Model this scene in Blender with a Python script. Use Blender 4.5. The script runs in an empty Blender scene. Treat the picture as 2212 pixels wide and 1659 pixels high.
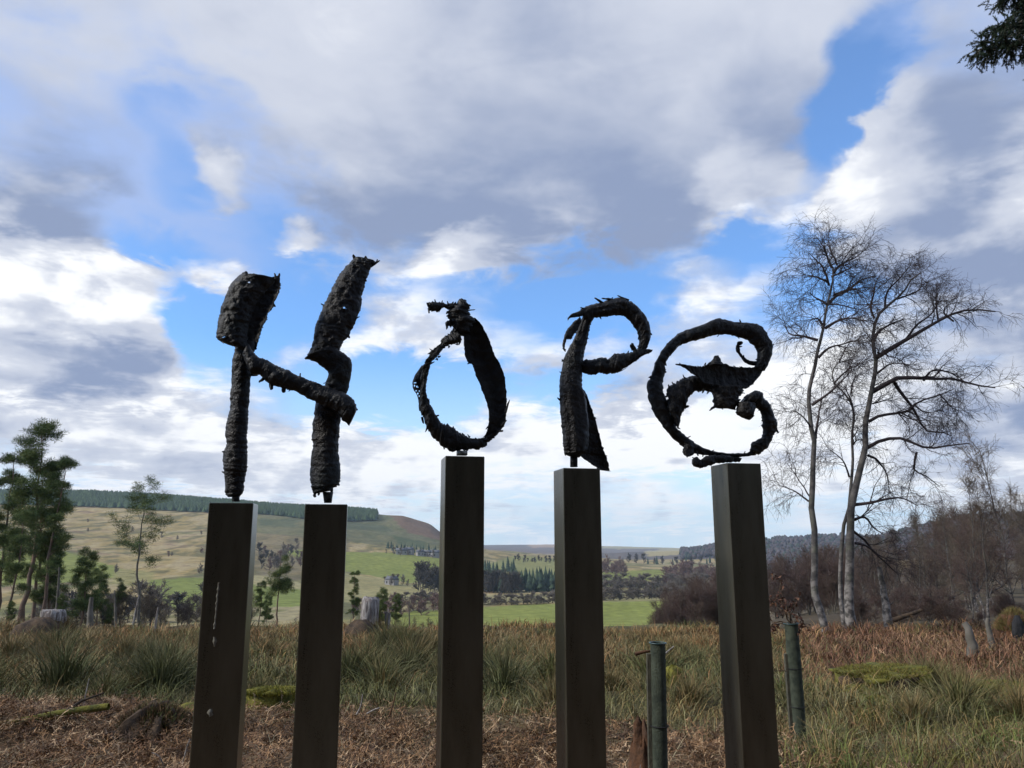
import bpy, bmesh, math, random
import numpy as np
from mathutils import Vector, Matrix, noise as mn

# ------------------------------------------------------------------ camera
SC = bpy.context.scene
COL = SC.collection
RW, RH, FPX = 2212.0, 1659.0, 1671.0          # photo measuring frame and its focal length
PITCH = math.radians(11.2)
EYE = 1.6
cp_, sp_ = math.cos(PITCH), math.sin(PITCH)
cam = bpy.data.cameras.new('camera')
cam.sensor_fit = 'HORIZONTAL'
cam.angle = 2 * math.atan(RW / 2 / FPX)
cam.clip_start = 0.05
cam.clip_end = 30000
camo = bpy.data.objects.new('camera', cam)
COL.objects.link(camo)
camo.location = (0, 0, EYE)
camo.rotation_euler = (math.pi / 2 + PITCH, 0, 0)
SC.camera = camo

# ------------------------------------------------------------------ render settings
SC.render.engine = 'CYCLES'
SC.cycles.use_denoising = True
SC.cycles.max_bounces = 6
SC.cycles.diffuse_bounces = 3
SC.cycles.glossy_bounces = 3
SC.cycles.transmission_bounces = 4
SC.cycles.transparent_max_bounces = 8
SC.cycles.volume_bounces = 0
SC.cycles.sample_clamp_indirect = 6
SC.view_settings.view_transform = 'Standard'
SC.view_settings.look = 'None'
SC.view_settings.exposure = 0.15
SC.view_settings.gamma = 1.0
SC.view_settings.use_curve_mapping = False

# ------------------------------------------------------------------ sun
SUN_DIR = Vector((-0.82, -0.20, 0.55)).normalized()     # towards the sun: on the viewer's left
sun = bpy.data.lights.new('sun', 'SUN')
sun.energy = 3.4
sun.angle = math.radians(7.0)
sun.color = (1.0, 0.94, 0.84)
suno = bpy.data.objects.new('sun', sun)
COL.objects.link(suno)
suno.rotation_euler = SUN_DIR.to_track_quat('Z', 'Y').to_euler()
SUN_EL = math.asin(SUN_DIR.z)
SUN_ROT = math.atan2(SUN_DIR.x, SUN_DIR.y)

# ------------------------------------------------------------------ helpers: picture point -> place
def ray(px, py):
    u = (px - RW / 2) / FPX
    v = (RH / 2 - py) / FPX
    return (u, cp_ - v * sp_, sp_ + v * cp_)
def at(px, py, Y):
    r = ray(px, py)
    k = Y / r[1]
    return Vector((r[0] * k, Y, EYE + r[2] * k))
def zy(py):
    v = (RH / 2 - py) / FPX
    return (sp_ + v * cp_) / (cp_ - v * sp_)
def project(x, y, z):
    dz = z - EYE
    dep = np.maximum(y * cp_ + dz * sp_, 1e-3)
    up = -y * sp_ + dz * cp_
    return RW / 2 + FPX * x / dep, RH / 2 - FPX * up / dep
def az_el(px, py):
    r = ray(px, py)
    n = math.sqrt(sum(c * c for c in r))
    return math.atan2(r[0], r[1]), math.asin(r[2] / n)

# ------------------------------------------------------------------ node helpers
class NT:
    def __init__(self, tree):
        self.t = tree; self.n = tree.nodes; self.l = tree.links
    def new(self, typ, **kw):
        nd = self.n.new(typ)
        for k, v in kw.items():
            if k == 'ins':
                for i, val in v.items():
                    if isinstance(val, bpy.types.NodeSocket): self.l.new(val, nd.inputs[i])
                    else: nd.inputs[i].default_value = val
            else: setattr(nd, k, v)
        return nd
    def math(self, op, a, b=None, c=None, clamp=False):
        ins = {0: a}
        if b is not None: ins[1] = b
        if c is not None: ins[2] = c
        return self.new('ShaderNodeMath', operation=op, use_clamp=clamp, ins=ins).outputs[0]
    def mix(self, fac, a, b, blend='MIX'):
        nd = self.new('ShaderNodeMix', data_type='RGBA', blend_type=blend, ins={0: fac, 6: a, 7: b})
        return nd.outputs[2]
    def noise(self, vec, scale, detail=4.0, rough=0.55, dist=0.0):
        nd = self.new('ShaderNodeTexNoise', ins={'Scale': scale, 'Detail': detail, 'Roughness': rough, 'Distortion': dist})
        if vec is not None: self.l.new(vec, nd.inputs['Vector'])
        return nd
    def ramp(self, fac, a, b, smooth=True):
        nd = self.new('ShaderNodeMapRange', ins={0: fac, 1: a, 2: b, 3: 0.0, 4: 1.0})
        nd.interpolation_type = 'SMOOTHSTEP' if smooth else 'LINEAR'
        return nd.outputs[0]

# ------------------------------------------------------------------ sky
world = bpy.data.worlds.new('World')
SC.world = world
world.use_nodes = True
wt = NT(world.node_tree)
wt.n.clear()
WS = 0.10
sky = wt.new('ShaderNodeTexSky')
sky.sky_type = 'NISHITA'
sky.sun_disc = False
sky.sun_elevation = SUN_EL
sky.sun_rotation = SUN_ROT
sky.altitude = 200
sky.air_density = 1.0
sky.dust_density = 0.3
sky.ozone_density = 2.5
tc = wt.new('ShaderNodeTexCoord')
D = tc.outputs['Generated']
sep = wt.new('ShaderNodeSeparateXYZ', ins={0: D})
azn = wt.math('ARCTAN2', sep.outputs[0], sep.outputs[1])
eln = wt.math('ARCSINE', sep.outputs[2])
# cloud deck seen in perspective
zc = wt.math('ADD', wt.math('MAXIMUM', sep.outputs[2], 0.0), 0.11)
dx = wt.math('DIVIDE', sep.outputs[0], zc)
dy = wt.math('DIVIDE', sep.outputs[1], zc)
deck = wt.new('ShaderNodeCombineXYZ', ins={0: dx, 1: dy, 2: 0.37}).outputs[0]
n_big = wt.noise(deck, 0.55, 4.0, 0.55, 0.3).outputs[0]
n_fine = wt.noise(deck, 1.45, 5.0, 0.58, 0.4).outputs[0]
n_wisp = wt.noise(deck, 4.2, 5.0, 0.6, 0.5).outputs[0]
n_dir = wt.noise(D, 5.0, 4.0, 0.55, 0.2)
n_dir2 = wt.noise(D, 3.2, 4.0, 0.5)
Dflat = wt.new('ShaderNodeVectorMath', operation='MULTIPLY', ins={0: D, 1: (1, 1, 2.0)}).outputs[0]
Dup = wt.new('ShaderNodeVectorMath', operation='ADD', ins={0: Dflat, 1: (-0.02, 0, 0.05)}).outputs[0]
n_puff = wt.noise(Dflat, 9.0, 5.0, 0.56, 0.2).outputs[0]
n_puff2 = wt.noise(Dup, 9.0, 4.0, 0.56, 0.2).outputs[0]     # the cloud just above: bases lie in its shade
# billow the placed cloud masses with noise
ad = wt.math('MULTIPLY_ADD', wt.math('SUBTRACT', n_dir.outputs[0], 0.5), 0.13, azn)
sepc = wt.new('ShaderNodeSeparateColor', ins={0: n_dir2.outputs[1]})
ed = wt.math('MULTIPLY_ADD', wt.math('SUBTRACT', sepc.outputs[1], 0.5), 0.11, eln)
ad = wt.math('MULTIPLY_ADD', wt.math('SUBTRACT', n_puff, 0.5), 0.10, ad)
ed = wt.math('MULTIPLY_ADD', wt.math('SUBTRACT', n_wisp, 0.5), 0.10, ed)
pos = wt.new('ShaderNodeCombineXYZ', ins={0: ad, 1: ed, 2: 0.0}).outputs[0]
# cloud masses and clearings: x, y, rx, ry (measured on the photo), tilt, cover, shade, veil
MASSES = [
    (1050, 40, 1050, 330, -4, 1.5, -0.12, 0.0),     # great cloud: pale upper part
    (1300, 300, 800, 320, -16, 1.5, 0.42, 0.0),    # its grey middle
    (1150, 430, 600, 190, -10, 0.8, 0.50, 0.0),    # dark underside
    (880, 500, 330, 110, 0, 0.6, 0.50, 0.2),
    (1560, 400, 260, 140, 35, 0.5, 0.05, 0.0),
    (200, 200, 560, 420, 0, -0.30, 0.28, 0.8),     # lilac veil upper left
    (100, 380, 360, 170, 0, 0.35, 0.50, 0.5),
    (90, 40, 300, 160, 0, 0.6, -0.05, 0.0),
    (540, 420, 280, 220, 0, -0.35, 0.3, 0.6),
    (2020, 130, 420, 260, 25, -0.45, 0.3, 0.7),
    (2120, 250, 380, 110, 25, 0.6, 0.5, 0.3),
    (368, 250, 110, 60, -35, -0.55, 0.0, -0.5),      # clearings
    (380, 370, 120, 70, 20, -1.2, 0.0, -0.9),
    (470, 480, 260, 90, 8, -1.3, 0.0, -0.5),
    (320, 600, 230, 110, -28, -2.2, 0.0, -1.0),
    (440, 700, 190, 90, 0, -1.5, 0.0, -0.9),
    (660, 640, 190, 110, 0, -0.8, 0.0, -0.5),
    (1400, 590, 480, 120, 10, -1.9, 0.0, -0.9),
    (1180, 640, 200, 60, 0, -0.5, 0.0, -0.6),
    (1740, 340, 330, 110, 52, -2.1, 0.0, -1.0),
    (1860, 190, 240, 70, 48, -1.1, 0.0, -0.2),
    (1730, 640, 240, 150, 0, -1.1, 0.0, -0.8),
    (870, 840, 300, 80, 0, -1.3, 0.0, -0.9),
    (420, 790, 150, 60, 0, -0.6, 0.0, -0.6),
    (1270, 840, 150, 60, 0, -0.9, 0.0, -0.8),
    (475, 390, 95, 75, 0, 1.6, -0.55, 0.0),        # small white puffs
    (600, 515, 80, 42, 0, 1.3, -0.45, 0.0),
    (395, 610, 170, 80, 8, 1.7, -0.30, 0.0),
    (985, 540, 170, 55, 22, 1.1, -0.50, 0.0),
    (1640, 440, 130, 110, -45, 1.5, -0.45, 0.0),
    (1560, 620, 170, 55, 8, 1.3, -0.45, 0.0),
    (1690, 520, 130, 60, 0, 1.1, -0.45, 0.0),
    (1880, 370, 200, 120, 42, 2.2, -0.85, 0.0),    # right hand cumulus
    (2130, 400, 260, 150, 10, 1.4, -0.10, 0.0),
    (2120, 530, 300, 90, 0, 0.9, 0.40, 0.0),
    (130, 690, 300, 210, 0, 2.6, -0.10, 0.0),      # left hand cumulus
    (110, 620, 250, 130, -12, 1.4, -0.42, 0.0),
    (170, 830, 270, 85, 0, 1.2, 0.85, 0.0),
    (420, 930, 430, 90, 0, 0.8, -0.22, 0.0),
    (2140, 800, 300, 330, 0, 1.2, 0.62, 0.0),      # slate bank on the right
    (1700, 860, 300, 170, 0, 1.0, -0.42, 0.0),
    (1380, 920, 240, 80, 0, 0.9, -0.30, 0.0),
    (1390, 850, 150, 60, 20, 0.5, 0.40, 0.0),
    (1050, 960, 560, 80, 0, 0.7, -0.15, 0.0),
    (1000, 700, 300, 80, 8, 0.6, -0.25, 0.0),
    (500, 1010, 560, 70, 0, 0.8, 0.30, 0.0),
    (1330, 1155, 520, 30, 0, -0.5, -0.2, 0.0),
]
cov = wt.math('MULTIPLY_ADD', wt.math('SUBTRACT', n_fine, 0.5), 1.2, 0.53)
cov = wt.math('MULTIPLY_ADD', wt.math('SUBTRACT', n_big, 0.5), 0.8, cov)
cov = wt.math('MULTIPLY_ADD', wt.math('SUBTRACT', n_puff, 0.5), 1.15, cov)
cov = wt.math('MULTIPLY_ADD', wt.math('SUBTRACT', n_wisp, 0.5), 0.6, cov)
shd = wt.math('MULTIPLY_ADD', wt.math('SUBTRACT', n_big, 0.5), 0.6, 0.33)
shd = wt.math('MULTIPLY_ADD', wt.math('SUBTRACT', n_fine, 0.5), 1.1, shd)
shd = wt.math('MULTIPLY_ADD', wt.math('SUBTRACT', n_wisp, 0.5), 0.6, shd)
shd = wt.math('MULTIPLY_ADD', wt.math('SUBTRACT', n_puff, 0.5), 0.35, shd)
lowf = wt.math('MULTIPLY_ADD', wt.ramp(eln, 0.52, 0.30), 0.85, 0.15)        # small puffs belong to the lower sky
shd = wt.math('MULTIPLY_ADD', wt.math('MULTIPLY', wt.math('SUBTRACT', n_puff2, n_puff), lowf), 1.8, shd)
vel = wt.math('MULTIPLY_ADD', wt.math('SUBTRACT', n_dir2.outputs[0], 0.5), 1.5, 0.30)
vel = wt.math('MULTIPLY_ADD', wt.math('SUBTRACT', n_puff, 0.5), 0.8, vel)
for (bx, by, rx, ry, tilt, wc, ws, wv) in MASSES:
    a0, e0 = az_el(bx, by)
    sc_ = FPX * (1 + ((bx - 1106) / FPX) ** 2)
    mp = wt.new('ShaderNodeMapping', vector_type='TEXTURE', ins={0: pos, 1: (a0, e0, 0), 2: (0, 0, math.radians(tilt)), 3: (rx / sc_ * 1.25, ry / FPX * 1.25, 1)})
    gr = wt.new('ShaderNodeTexGradient', gradient_type='SPHERICAL', ins={0: mp.outputs[0]})
    s = wt.ramp(gr.outputs[1], 0.0, 0.75)
    if wc: cov = wt.math('MULTIPLY_ADD', s, wc * 0.5, cov)
    if ws: shd = wt.math('MULTIPLY_ADD', s, ws * 0.75, shd)
    if wv: vel = wt.math('MULTIPLY_ADD', s, wv * 0.6, vel)
C = wt.ramp(cov, 0.14, 0.95)
V_ = wt.math('MULTIPLY', wt.ramp(vel, 0.05, 0.95), 0.92)
K = 1.0 / WS
def kc(r, g, b): return (r * K, g * K, b * K, 1)
blue = wt.mix(1.0, sky.outputs[0], (0.95, 1.52, 2.10, 1), 'MULTIPLY')
blue = wt.mix(0.08, blue, kc(0.75, 0.9, 1.0))
blue = wt.mix(wt.math('MULTIPLY', wt.ramp(eln, 0.26, 0.0), 0.85), blue, kc(0.74, 0.90, 1.0))
shd = wt.math('MULTIPLY_ADD', wt.ramp(eln, 0.16, 0.0), -0.45, shd)
shd = wt.math('MULTIPLY_ADD', wt.math('SUBTRACT', shd, 0.35), 1.2, 0.35)
veil = kc(0.38, 0.50, 0.80)
base = wt.mix(V_, blue, veil)
cl = wt.mix(wt.ramp(shd, -0.05, 0.42), kc(0.96, 0.975, 1.0), kc(0.60, 0.64, 0.74))
cl = wt.mix(wt.ramp(shd, 0.35, 1.15), cl, kc(0.26, 0.325, 0.49))
skyc = wt.mix(C, base, cl)
bg = wt.new('ShaderNodeBackground', ins={0: skyc, 1: WS})
wo = wt.new('ShaderNodeOutputWorld', ins={0: bg.outputs[0]})
world.cycles.sampling_method = 'MANUAL'
world.cycles.sample_map_resolution = 512

# ================================================================== general builders
rng = np.random.default_rng(7)
random.seed(7)
def mesh_of(name, V, quads=None, tris=None, colors=None, mats=(), smooth=False, mat_idx=None):
    V = np.asarray(V, dtype=np.float32).reshape(-1, 3)
    q = np.zeros((0, 4), np.int32) if quads is None else np.asarray(quads, np.int32).reshape(-1, 4)
    t = np.zeros((0, 3), np.int32) if tris is None else np.asarray(tris, np.int32).reshape(-1, 3)
    me = bpy.data.meshes.new(name)
    me.vertices.add(len(V)); me.vertices.foreach_set('co', V.ravel())
    nl = q.size + t.size
    me.loops.add(nl); me.loops.foreach_set('vertex_index', np.concatenate([q.ravel(), t.ravel()]))
    npoly = len(q) + len(t)
    me.polygons.add(npoly)
    start = np.concatenate([np.arange(len(q)) * 4, q.size + np.arange(len(t)) * 3]).astype(np.int32)
    me.polygons.foreach_set('loop_start', start)
    if smooth: me.polygons.foreach_set('use_smooth', np.ones(npoly, bool))
    if mat_idx is not None: me.polygons.foreach_set('material_index', np.asarray(mat_idx, np.int32))
    me.update(calc_edges=True)
    if colors is not None:
        ca = me.color_attributes.new('tint', 'FLOAT_COLOR', 'POINT')
        c4 = np.ones((len(V), 4), np.float32); c4[:, :3] = colors
        ca.data.foreach_set('color', c4.ravel())
    for m in mats: me.materials.append(m)
    me.validate()
    return me
def link(name, me, parent=None, label=None, cat=None, group=None, kind=None, loc=None, rot=None, scale=None):
    o = bpy.data.objects.new(name, me)
    COL.objects.link(o)
    if parent is not None: o.parent = parent
    if label: o['label'] = label
    if cat: o['category'] = cat
    if group: o['group'] = group
    if kind: o['kind'] = kind
    if loc is not None: o.location = loc
    if rot is not None: o.rotation_euler = rot
    if scale is not None: o.scale = scale
    return o
def thing(name, label, cat, loc=(0, 0, 0), rot=(0, 0, 0), group=None, scale=None):
    return link(name, None, None, label, cat, group, None, loc, rot, scale)
def copy_thing(src, loc, rz=0.0, s=1.0, label=None, group=None):
    r = src.copy(); COL.objects.link(r)
    r.location = loc; r.rotation_euler = (0, 0, rz)
    r.scale = s if hasattr(s, '__len__') else (s, s, s)
    if label: r['label'] = label
    if group: r['group'] = group
    for ch in src.children:
        c = ch.copy(); COL.objects.link(c); c.parent = r
    return r

class Geo:
    """collects quads and tris of one part"""
    def __init__(self): self.V = []; self.Q = []; self.T = []; self.C = []; self.n = 0
    def add(self, V, Q=None, T=None, C=None):
        V = np.asarray(V, float).reshape(-1, 3)
        if Q is not None and len(Q): self.Q.append(np.asarray(Q).reshape(-1, 4) + self.n)
        if T is not None and len(T): self.T.append(np.asarray(T).reshape(-1, 3) + self.n)
        if C is not None: self.C.append(np.broadcast_to(np.asarray(C, float), (len(V), 3)) if np.ndim(C) == 1 else np.asarray(C).reshape(-1, 3))
        self.V.append(V); self.n += len(V)
    def mesh(self, name, mats, smooth=False):
        V = np.concatenate(self.V)
        Q = np.concatenate(self.Q) if self.Q else None
        T = np.concatenate(self.T) if self.T else None
        C = np.concatenate(self.C) if self.C else None
        return mesh_of(name, V, Q, T, C, mats, smooth)

def vnoise(x, y, seed=0):
    xi = np.floor(x).astype(np.int64); yi = np.floor(y).astype(np.int64)
    fx = x - xi; fy = y - yi
    fx = fx * fx * (3 - 2 * fx); fy = fy * fy * (3 - 2 * fy)
    def h(a, b):
        n = (a * 374761393 + b * 668265263 + seed * 974711) & 0x7fffffff
        n = ((n ^ (n >> 13)) * 1274126177) & 0x7fffffff
        n = n ^ (n >> 16)
        return (n & 0xffff) / 65535.0
    return (h(xi, yi) * (1 - fx) + h(xi + 1, yi) * fx) * (1 - fy) + (h(xi, yi + 1) * (1 - fx) + h(xi + 1, yi + 1) * fx) * fy
def fbm(x, y, seed=0, oct=4):
    s = 0; a = 0.5; tot = 0
    for i in range(oct):
        s = s + a * vnoise(x * 2 ** i + 17.3 * i, y * 2 ** i - 9.1 * i, seed + i); tot += a; a *= 0.5
    return s / tot
def sstep(a, b, x):
    t = np.clip((x - a) / (b - a), 0, 1)
    return t * t * (3 - 2 * t)

# ================================================================== materials
def mat(name, col, rough=0.8, metal=0.0, spec=0.3, var=None, vscale=6.0, bump=0.0, bscale=30.0, tint=False, coord='Object', vdetail=5.0):
    m = bpy.data.materials.new(name)
    m.use_nodes = True
    t = NT(m.node_tree)
    b = m.node_tree.nodes['Principled BSDF']
    b.inputs['Roughness'].default_value = rough
    b.inputs['Metallic'].default_value = metal
    b.inputs['Specular IOR Level'].default_value = spec
    c = t.new('ShaderNodeTexCoord')
    base = (*col, 1)
    out = None
    if tint:
        at_ = t.new('ShaderNodeAttribute', attribute_name='tint')
        out = at_.outputs[0]
    if var is not None:
        nz = t.noise(c.outputs[coord], vscale, vdetail, 0.6)
        f = t.ramp(nz.outputs[0], 0.32, 0.68)
        if out is None: out = t.mix(f, base, (*var, 1))
        else: out = t.mix(0.55, out, t.mix(f, base, (*var, 1)), 'MULTIPLY')
    if out is not None: t.l.new(out, b.inputs['Base Color'])
    else: b.inputs['Base Color'].default_value = base
    if bump:
        nb = t.noise(c.outputs[coord], bscale, 6.0, 0.65)
        bp = t.new('ShaderNodeBump', ins={'Strength': bump, 'Distance': 0.02, 'Height': nb.outputs[0]})
        t.l.new(bp.outputs[0], b.inputs['Normal'])
    m.diffuse_color = base
    return m

# dark cast bronze of the letters
def bronze_mat():
    m = bpy.data.materials.new('letter_bronze'); m.use_nodes = True
    t = NT(m.node_tree); b = m.node_tree.nodes['Principled BSDF']
    c = t.new('ShaderNodeTexCoord').outputs['Object']
    n1 = t.noise(c, 14.0, 6.0, 0.6).outputs[0]
    n2 = t.noise(c, 90.0, 5.0, 0.65).outputs[0]
    n3 = t.noise(c, 5.0, 3.0, 0.5).outputs[0]
    col = t.mix(t.ramp(n1, 0.35, 0.7), (0.004, 0.004, 0.005, 1), (0.017, 0.018, 0.021, 1))
    col = t.mix(t.math('MULTIPLY', t.ramp(n3, 0.54, 0.70), 0.3), col, (0.022, 0.034, 0.033, 1))
    col = t.mix(t.math('MULTIPLY', t.ramp(n3, 0.46, 0.34), 0.18), col, (0.038, 0.027, 0.018, 1))
    t.l.new(col, b.inputs['Base Color'])
    b.inputs['Metallic'].default_value = 0.55
    b.inputs['Specular IOR Level'].default_value = 0.6
    t.l.new(t.math('MULTIPLY_ADD', n1, 0.45, 0.18), b.inputs['Roughness'])
    bp = t.new('ShaderNodeBump', ins={'Strength': 0.7, 'Distance': 0.006, 'Height': n2})
    bp2 = t.new('ShaderNodeBump', ins={'Strength': 0.9, 'Distance': 0.03, 'Height': n1, 'Normal': bp.outputs[0]})
    t.l.new(bp2.outputs[0], b.inputs['Normal'])
    return m
M_BRONZE = bronze_mat()
def pillar_mat():
    m = bpy.data.materials.new('pillar_metal'); m.use_nodes = True
    t = NT(m.node_tree); b = m.node_tree.nodes['Principled BSDF']
    tc_ = t.new('ShaderNodeTexCoord'); c = tc_.outputs['Object']
    mp = t.new('ShaderNodeMapping', ins={0: c, 3: (7, 7, 1.1)})
    n1 = t.noise(mp.outputs[0], 2.2, 6.0, 0.6).outputs[0]
    n2 = t.noise(c, 260.0, 3.0, 0.6).outputs[0]
    n3 = t.noise(c, 3.0, 4.0, 0.5).outputs[0]
    col = t.mix(t.ramp(n1, 0.3, 0.7), (0.085, 0.080, 0.062, 1), (0.125, 0.118, 0.094, 1))
    col = t.mix(t.math('MULTIPLY', t.ramp(n3, 0.5, 0.75), 0.35), col, (0.085, 0.085, 0.062, 1))
    t.l.new(col, b.inputs['Base Color'])
    b.inputs['Metallic'].default_value = 0.7
    t.l.new(t.math('ADD', t.math('MULTIPLY', n1, 0.16), t.math('MULTIPLY_ADD', n2, 0.10, 0.17)), b.inputs['Roughness'])
    bp = t.new('ShaderNodeBump', ins={'Strength': 0.35, 'Distance': 0.001, 'Height': n2})
    t.l.new(bp.outputs[0], b.inputs['Normal'])
    return m
M_PILLAR = pillar_mat()
M_PIN = mat('pin_steel', (0.30, 0.30, 0.29), 0.45, 0.6, var=(0.18, 0.18, 0.17), vscale=40)
M_DROP = mat('bird_lime', (0.19, 0.19, 0.165), 0.9, var=(0.14, 0.13, 0.11), vscale=60)
M_TINT = mat('plant_matter', (1, 1, 1), 0.75, spec=0.2, tint=True)
M_BARK_BIRCH = None
def birch_bark():
    m = bpy.data.materials.new('birch_bark'); m.use_nodes = True
    t = NT(m.node_tree); b = m.node_tree.nodes['Principled BSDF']
    c = t.new('ShaderNodeTexCoord').outputs['Object']
    mp = t.new('ShaderNodeMapping', ins={0: c, 3: (3.0, 3.0, 3.6)})
    n1 = t.noise(mp.outputs[0], 1.1, 5.0, 0.65).outputs[0]
    n2 = t.noise(c, 1.3, 4.0, 0.6).outputs[0]
    col = t.mix(t.ramp(n1, 0.36, 0.66), (0.038, 0.034, 0.032, 1), (0.115, 0.104, 0.095, 1))
    zc_ = t.new('ShaderNodeSeparateXYZ', ins={0: c}).outputs[2]
    col = t.mix(t.math('MULTIPLY', t.ramp(zc_, 3.5, 0.4), t.ramp(n1, 0.46, 0.60)), col, (0.22, 0.20, 0.185, 1))
    col = t.mix(t.math('MULTIPLY', t.ramp(n2, 0.5, 0.7), 0.6), col, (0.09, 0.10, 0.055, 1))
    t.l.new(col, b.inputs['Base Color'])
    b.inputs['Roughness'].default_value = 0.85
    bp = t.new('ShaderNodeBump', ins={'Strength': 0.5, 'Distance': 0.02, 'Height': n1})
    t.l.new(bp.outputs[0], b.inputs['Normal'])
    return m
M_BIRCH = birch_bark()
M_TWIG = mat('birch_twig', (0.032, 0.025, 0.027), 0.85, var=(0.052, 0.038, 0.038), vscale=0.6)
M_TWIG_RED = mat('red_brown_twig', (0.085, 0.054, 0.048), 0.85, var=(0.11, 0.078, 0.06), vscale=0.3)
M_TWIG_GREY = mat('grey_brown_twig', (0.095, 0.074, 0.056), 0.85, var=(0.12, 0.095, 0.068), vscale=0.3)
M_PINEBARK = mat('pine_bark', (0.20, 0.125, 0.085), 0.9, var=(0.11, 0.085, 0.07), vscale=2.0, bump=0.6, bscale=8)
M_GREYBARK = mat('grey_bark', (0.15, 0.135, 0.115), 0.9, var=(0.08, 0.075, 0.06), vscale=2.0, bump=0.6, bscale=8)
def deadwood():
    m = mat('bleached_wood', (0.3, 0.3, 0.3), 0.9)
    t = NT(m.node_tree); b = m.node_tree.nodes['Principled BSDF']
    c = t.new('ShaderNodeTexCoord').outputs['Object']
    mp = t.new('ShaderNodeMapping', ins={0: c, 3: (9, 9, 1.3)})
    n1 = t.noise(mp.outputs[0], 1.6, 6.0, 0.65).outputs[0]; n2 = t.noise(c, 3.0, 5.0, 0.6).outputs[0]
    col = t.mix(t.ramp(n1, 0.38, 0.62), (0.10, 0.085, 0.08, 1), (0.38, 0.355, 0.335, 1))
    col = t.mix(t.math('MULTIPLY', t.ramp(n2, 0.5, 0.65), 0.7), col, (0.15, 0.115, 0.10, 1))
    t.l.new(col, b.inputs['Base Color'])
    t.l.new(t.new('ShaderNodeBump', ins={'Strength': 1.0, 'Distance': 0.04, 'Height': n1}).outputs[0], b.inputs['Normal'])
    return m
M_DEADWOOD = deadwood()
M_MOSS = mat('moss', (0.055, 0.062, 0.016), 0.95, var=(0.20, 0.18, 0.03), vscale=7.0, bump=0.9, bscale=45)
M_ROOT = mat('peaty_root', (0.035, 0.026, 0.02), 0.95, var=(0.10, 0.066, 0.04), vscale=6.0, bump=0.9, bscale=25)
M_RUSTWOOD = mat('rotten_wood', (0.13, 0.062, 0.032), 0.95, var=(0.06, 0.035, 0.022), vscale=9.0, bump=0.9, bscale=25)
M_STAKE = mat('weathered_stake', (0.085, 0.078, 0.055), 0.9, var=(0.045, 0.045, 0.034), vscale=12.0, bump=0.5, bscale=50)
M_BLACK = mat('matt_black', (0.012, 0.012, 0.013), 0.9, var=(0.03, 0.03, 0.032), vscale=9, bump=0.6, bscale=20)

# ================================================================== terrain
T_DIST = np.array([30, 60, 120, 220, 350, 480, 560, 620, 800, 1000, 1200, 1400, 1700, 2300, 3500, 6000, 9000], float)
T_COL = {   # ground seen at each distance, measured on the photo down columns of it
    -500: [1400, 1420, 1410, 1390, 1330, 1285, 1255, 1230, 1185, 1150, 1120, 1090, 1066, 1080, 1110, 1130, 1150],
    100:  [1400, 1420, 1410, 1390, 1330, 1285, 1255, 1230, 1185, 1150, 1120, 1092, 1067, 1080, 1110, 1130, 1150],
    300:  [1395, 1420, 1410, 1395, 1330, 1290, 1265, 1245, 1198, 1160, 1130, 1101, 1075, 1085, 1110, 1130, 1150],
    550:  [1388, 1420, 1412, 1395, 1335, 1295, 1272, 1255, 1215, 1175, 1142, 1110, 1094, 1110, 1125, 1140, 1155],
    700:  [1386, 1420, 1412, 1395, 1342, 1302, 1283, 1270, 1228, 1185, 1155, 1125, 1103, 1125, 1140, 1150, 1160],
    800:  [1384, 1415, 1410, 1392, 1348, 1308, 1288, 1275, 1240, 1192, 1172, 1145, 1110, 1140, 1155, 1160, 1165],
    870:  [1382, 1412, 1408, 1390, 1350, 1310, 1290, 1278, 1248, 1200, 1180, 1155, 1113, 1155, 1165, 1168, 1168],
    930:  [1381, 1410, 1406, 1388, 1350, 1310, 1292, 1280, 1252, 1205, 1185, 1165, 1134, 1170, 1178, 1176, 1172],
    970:  [1380, 1408, 1404, 1386, 1351, 1309, 1293, 1282, 1252, 1210, 1190, 1175, 1165, 1182, 1183, 1178, 1180],
    1060: [1379, 1406, 1402, 1385, 1351, 1307, 1293, 1283, 1250, 1228, 1210, 1196, 1192, 1192, 1186, 1177, 1185],
    1180: [1379, 1406, 1402, 1385, 1350, 1304, 1291, 1283, 1250, 1234, 1214, 1203, 1203, 1199, 1190, 1176, 1185],
    1330: [1379, 1406, 1402, 1385, 1350, 1301, 1291, 1285, 1256, 1240, 1226, 1215, 1209, 1196, 1198, 1180, 1188],
    1480: [1379, 1400, 1396, 1380, 1345, 1300, 1290, 1285, 1262, 1246, 1232, 1220, 1210, 1190, 1192, 1184, 1190],
    1600: [1379, 1380, 1370, 1360, 1335, 1300, 1290, 1284, 1264, 1248, 1234, 1222, 1200, 1172, 1188, 1188, 1190],
    1700: [1379, 1340, 1320, 1310, 1300, 1290, 1284, 1278, 1262, 1248, 1230, 1212, 1192, 1164, 1180, 1186, 1190],
    1810: [1379, 1310, 1285, 1278, 1275, 1270, 1266, 1262, 1250, 1238, 1222, 1204, 1184, 1158, 1178, 1186, 1190],
    1900: [1379, 1300, 1270, 1262, 1258, 1255, 1250, 1246, 1235, 1220, 1200, 1182, 1165, 1164, 1180, 1186, 1190],
    2000: [1379, 1295, 1262, 1252, 1248, 1244, 1240, 1235, 1215, 1195, 1170, 1152, 1140, 1160, 1180, 1186, 1190],
    2100: [1379, 1292, 1256, 1246, 1240, 1235, 1228, 1222, 1195, 1170, 1145, 1128, 1122, 1150, 1175, 1186, 1190],
    2700: [1379, 1290, 1252, 1240, 1230, 1220, 1210, 1200, 1170, 1145, 1115, 1100, 1096, 1140, 1175, 1186, 1190],
}
_cols = np.array(sorted(T_COL)); _colA = (_cols - RW / 2) / FPX * cp_
_tab = np.array([[zy(p) for p in T_COL[c]] for c in _cols])
_ld = np.log(T_DIST)
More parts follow.
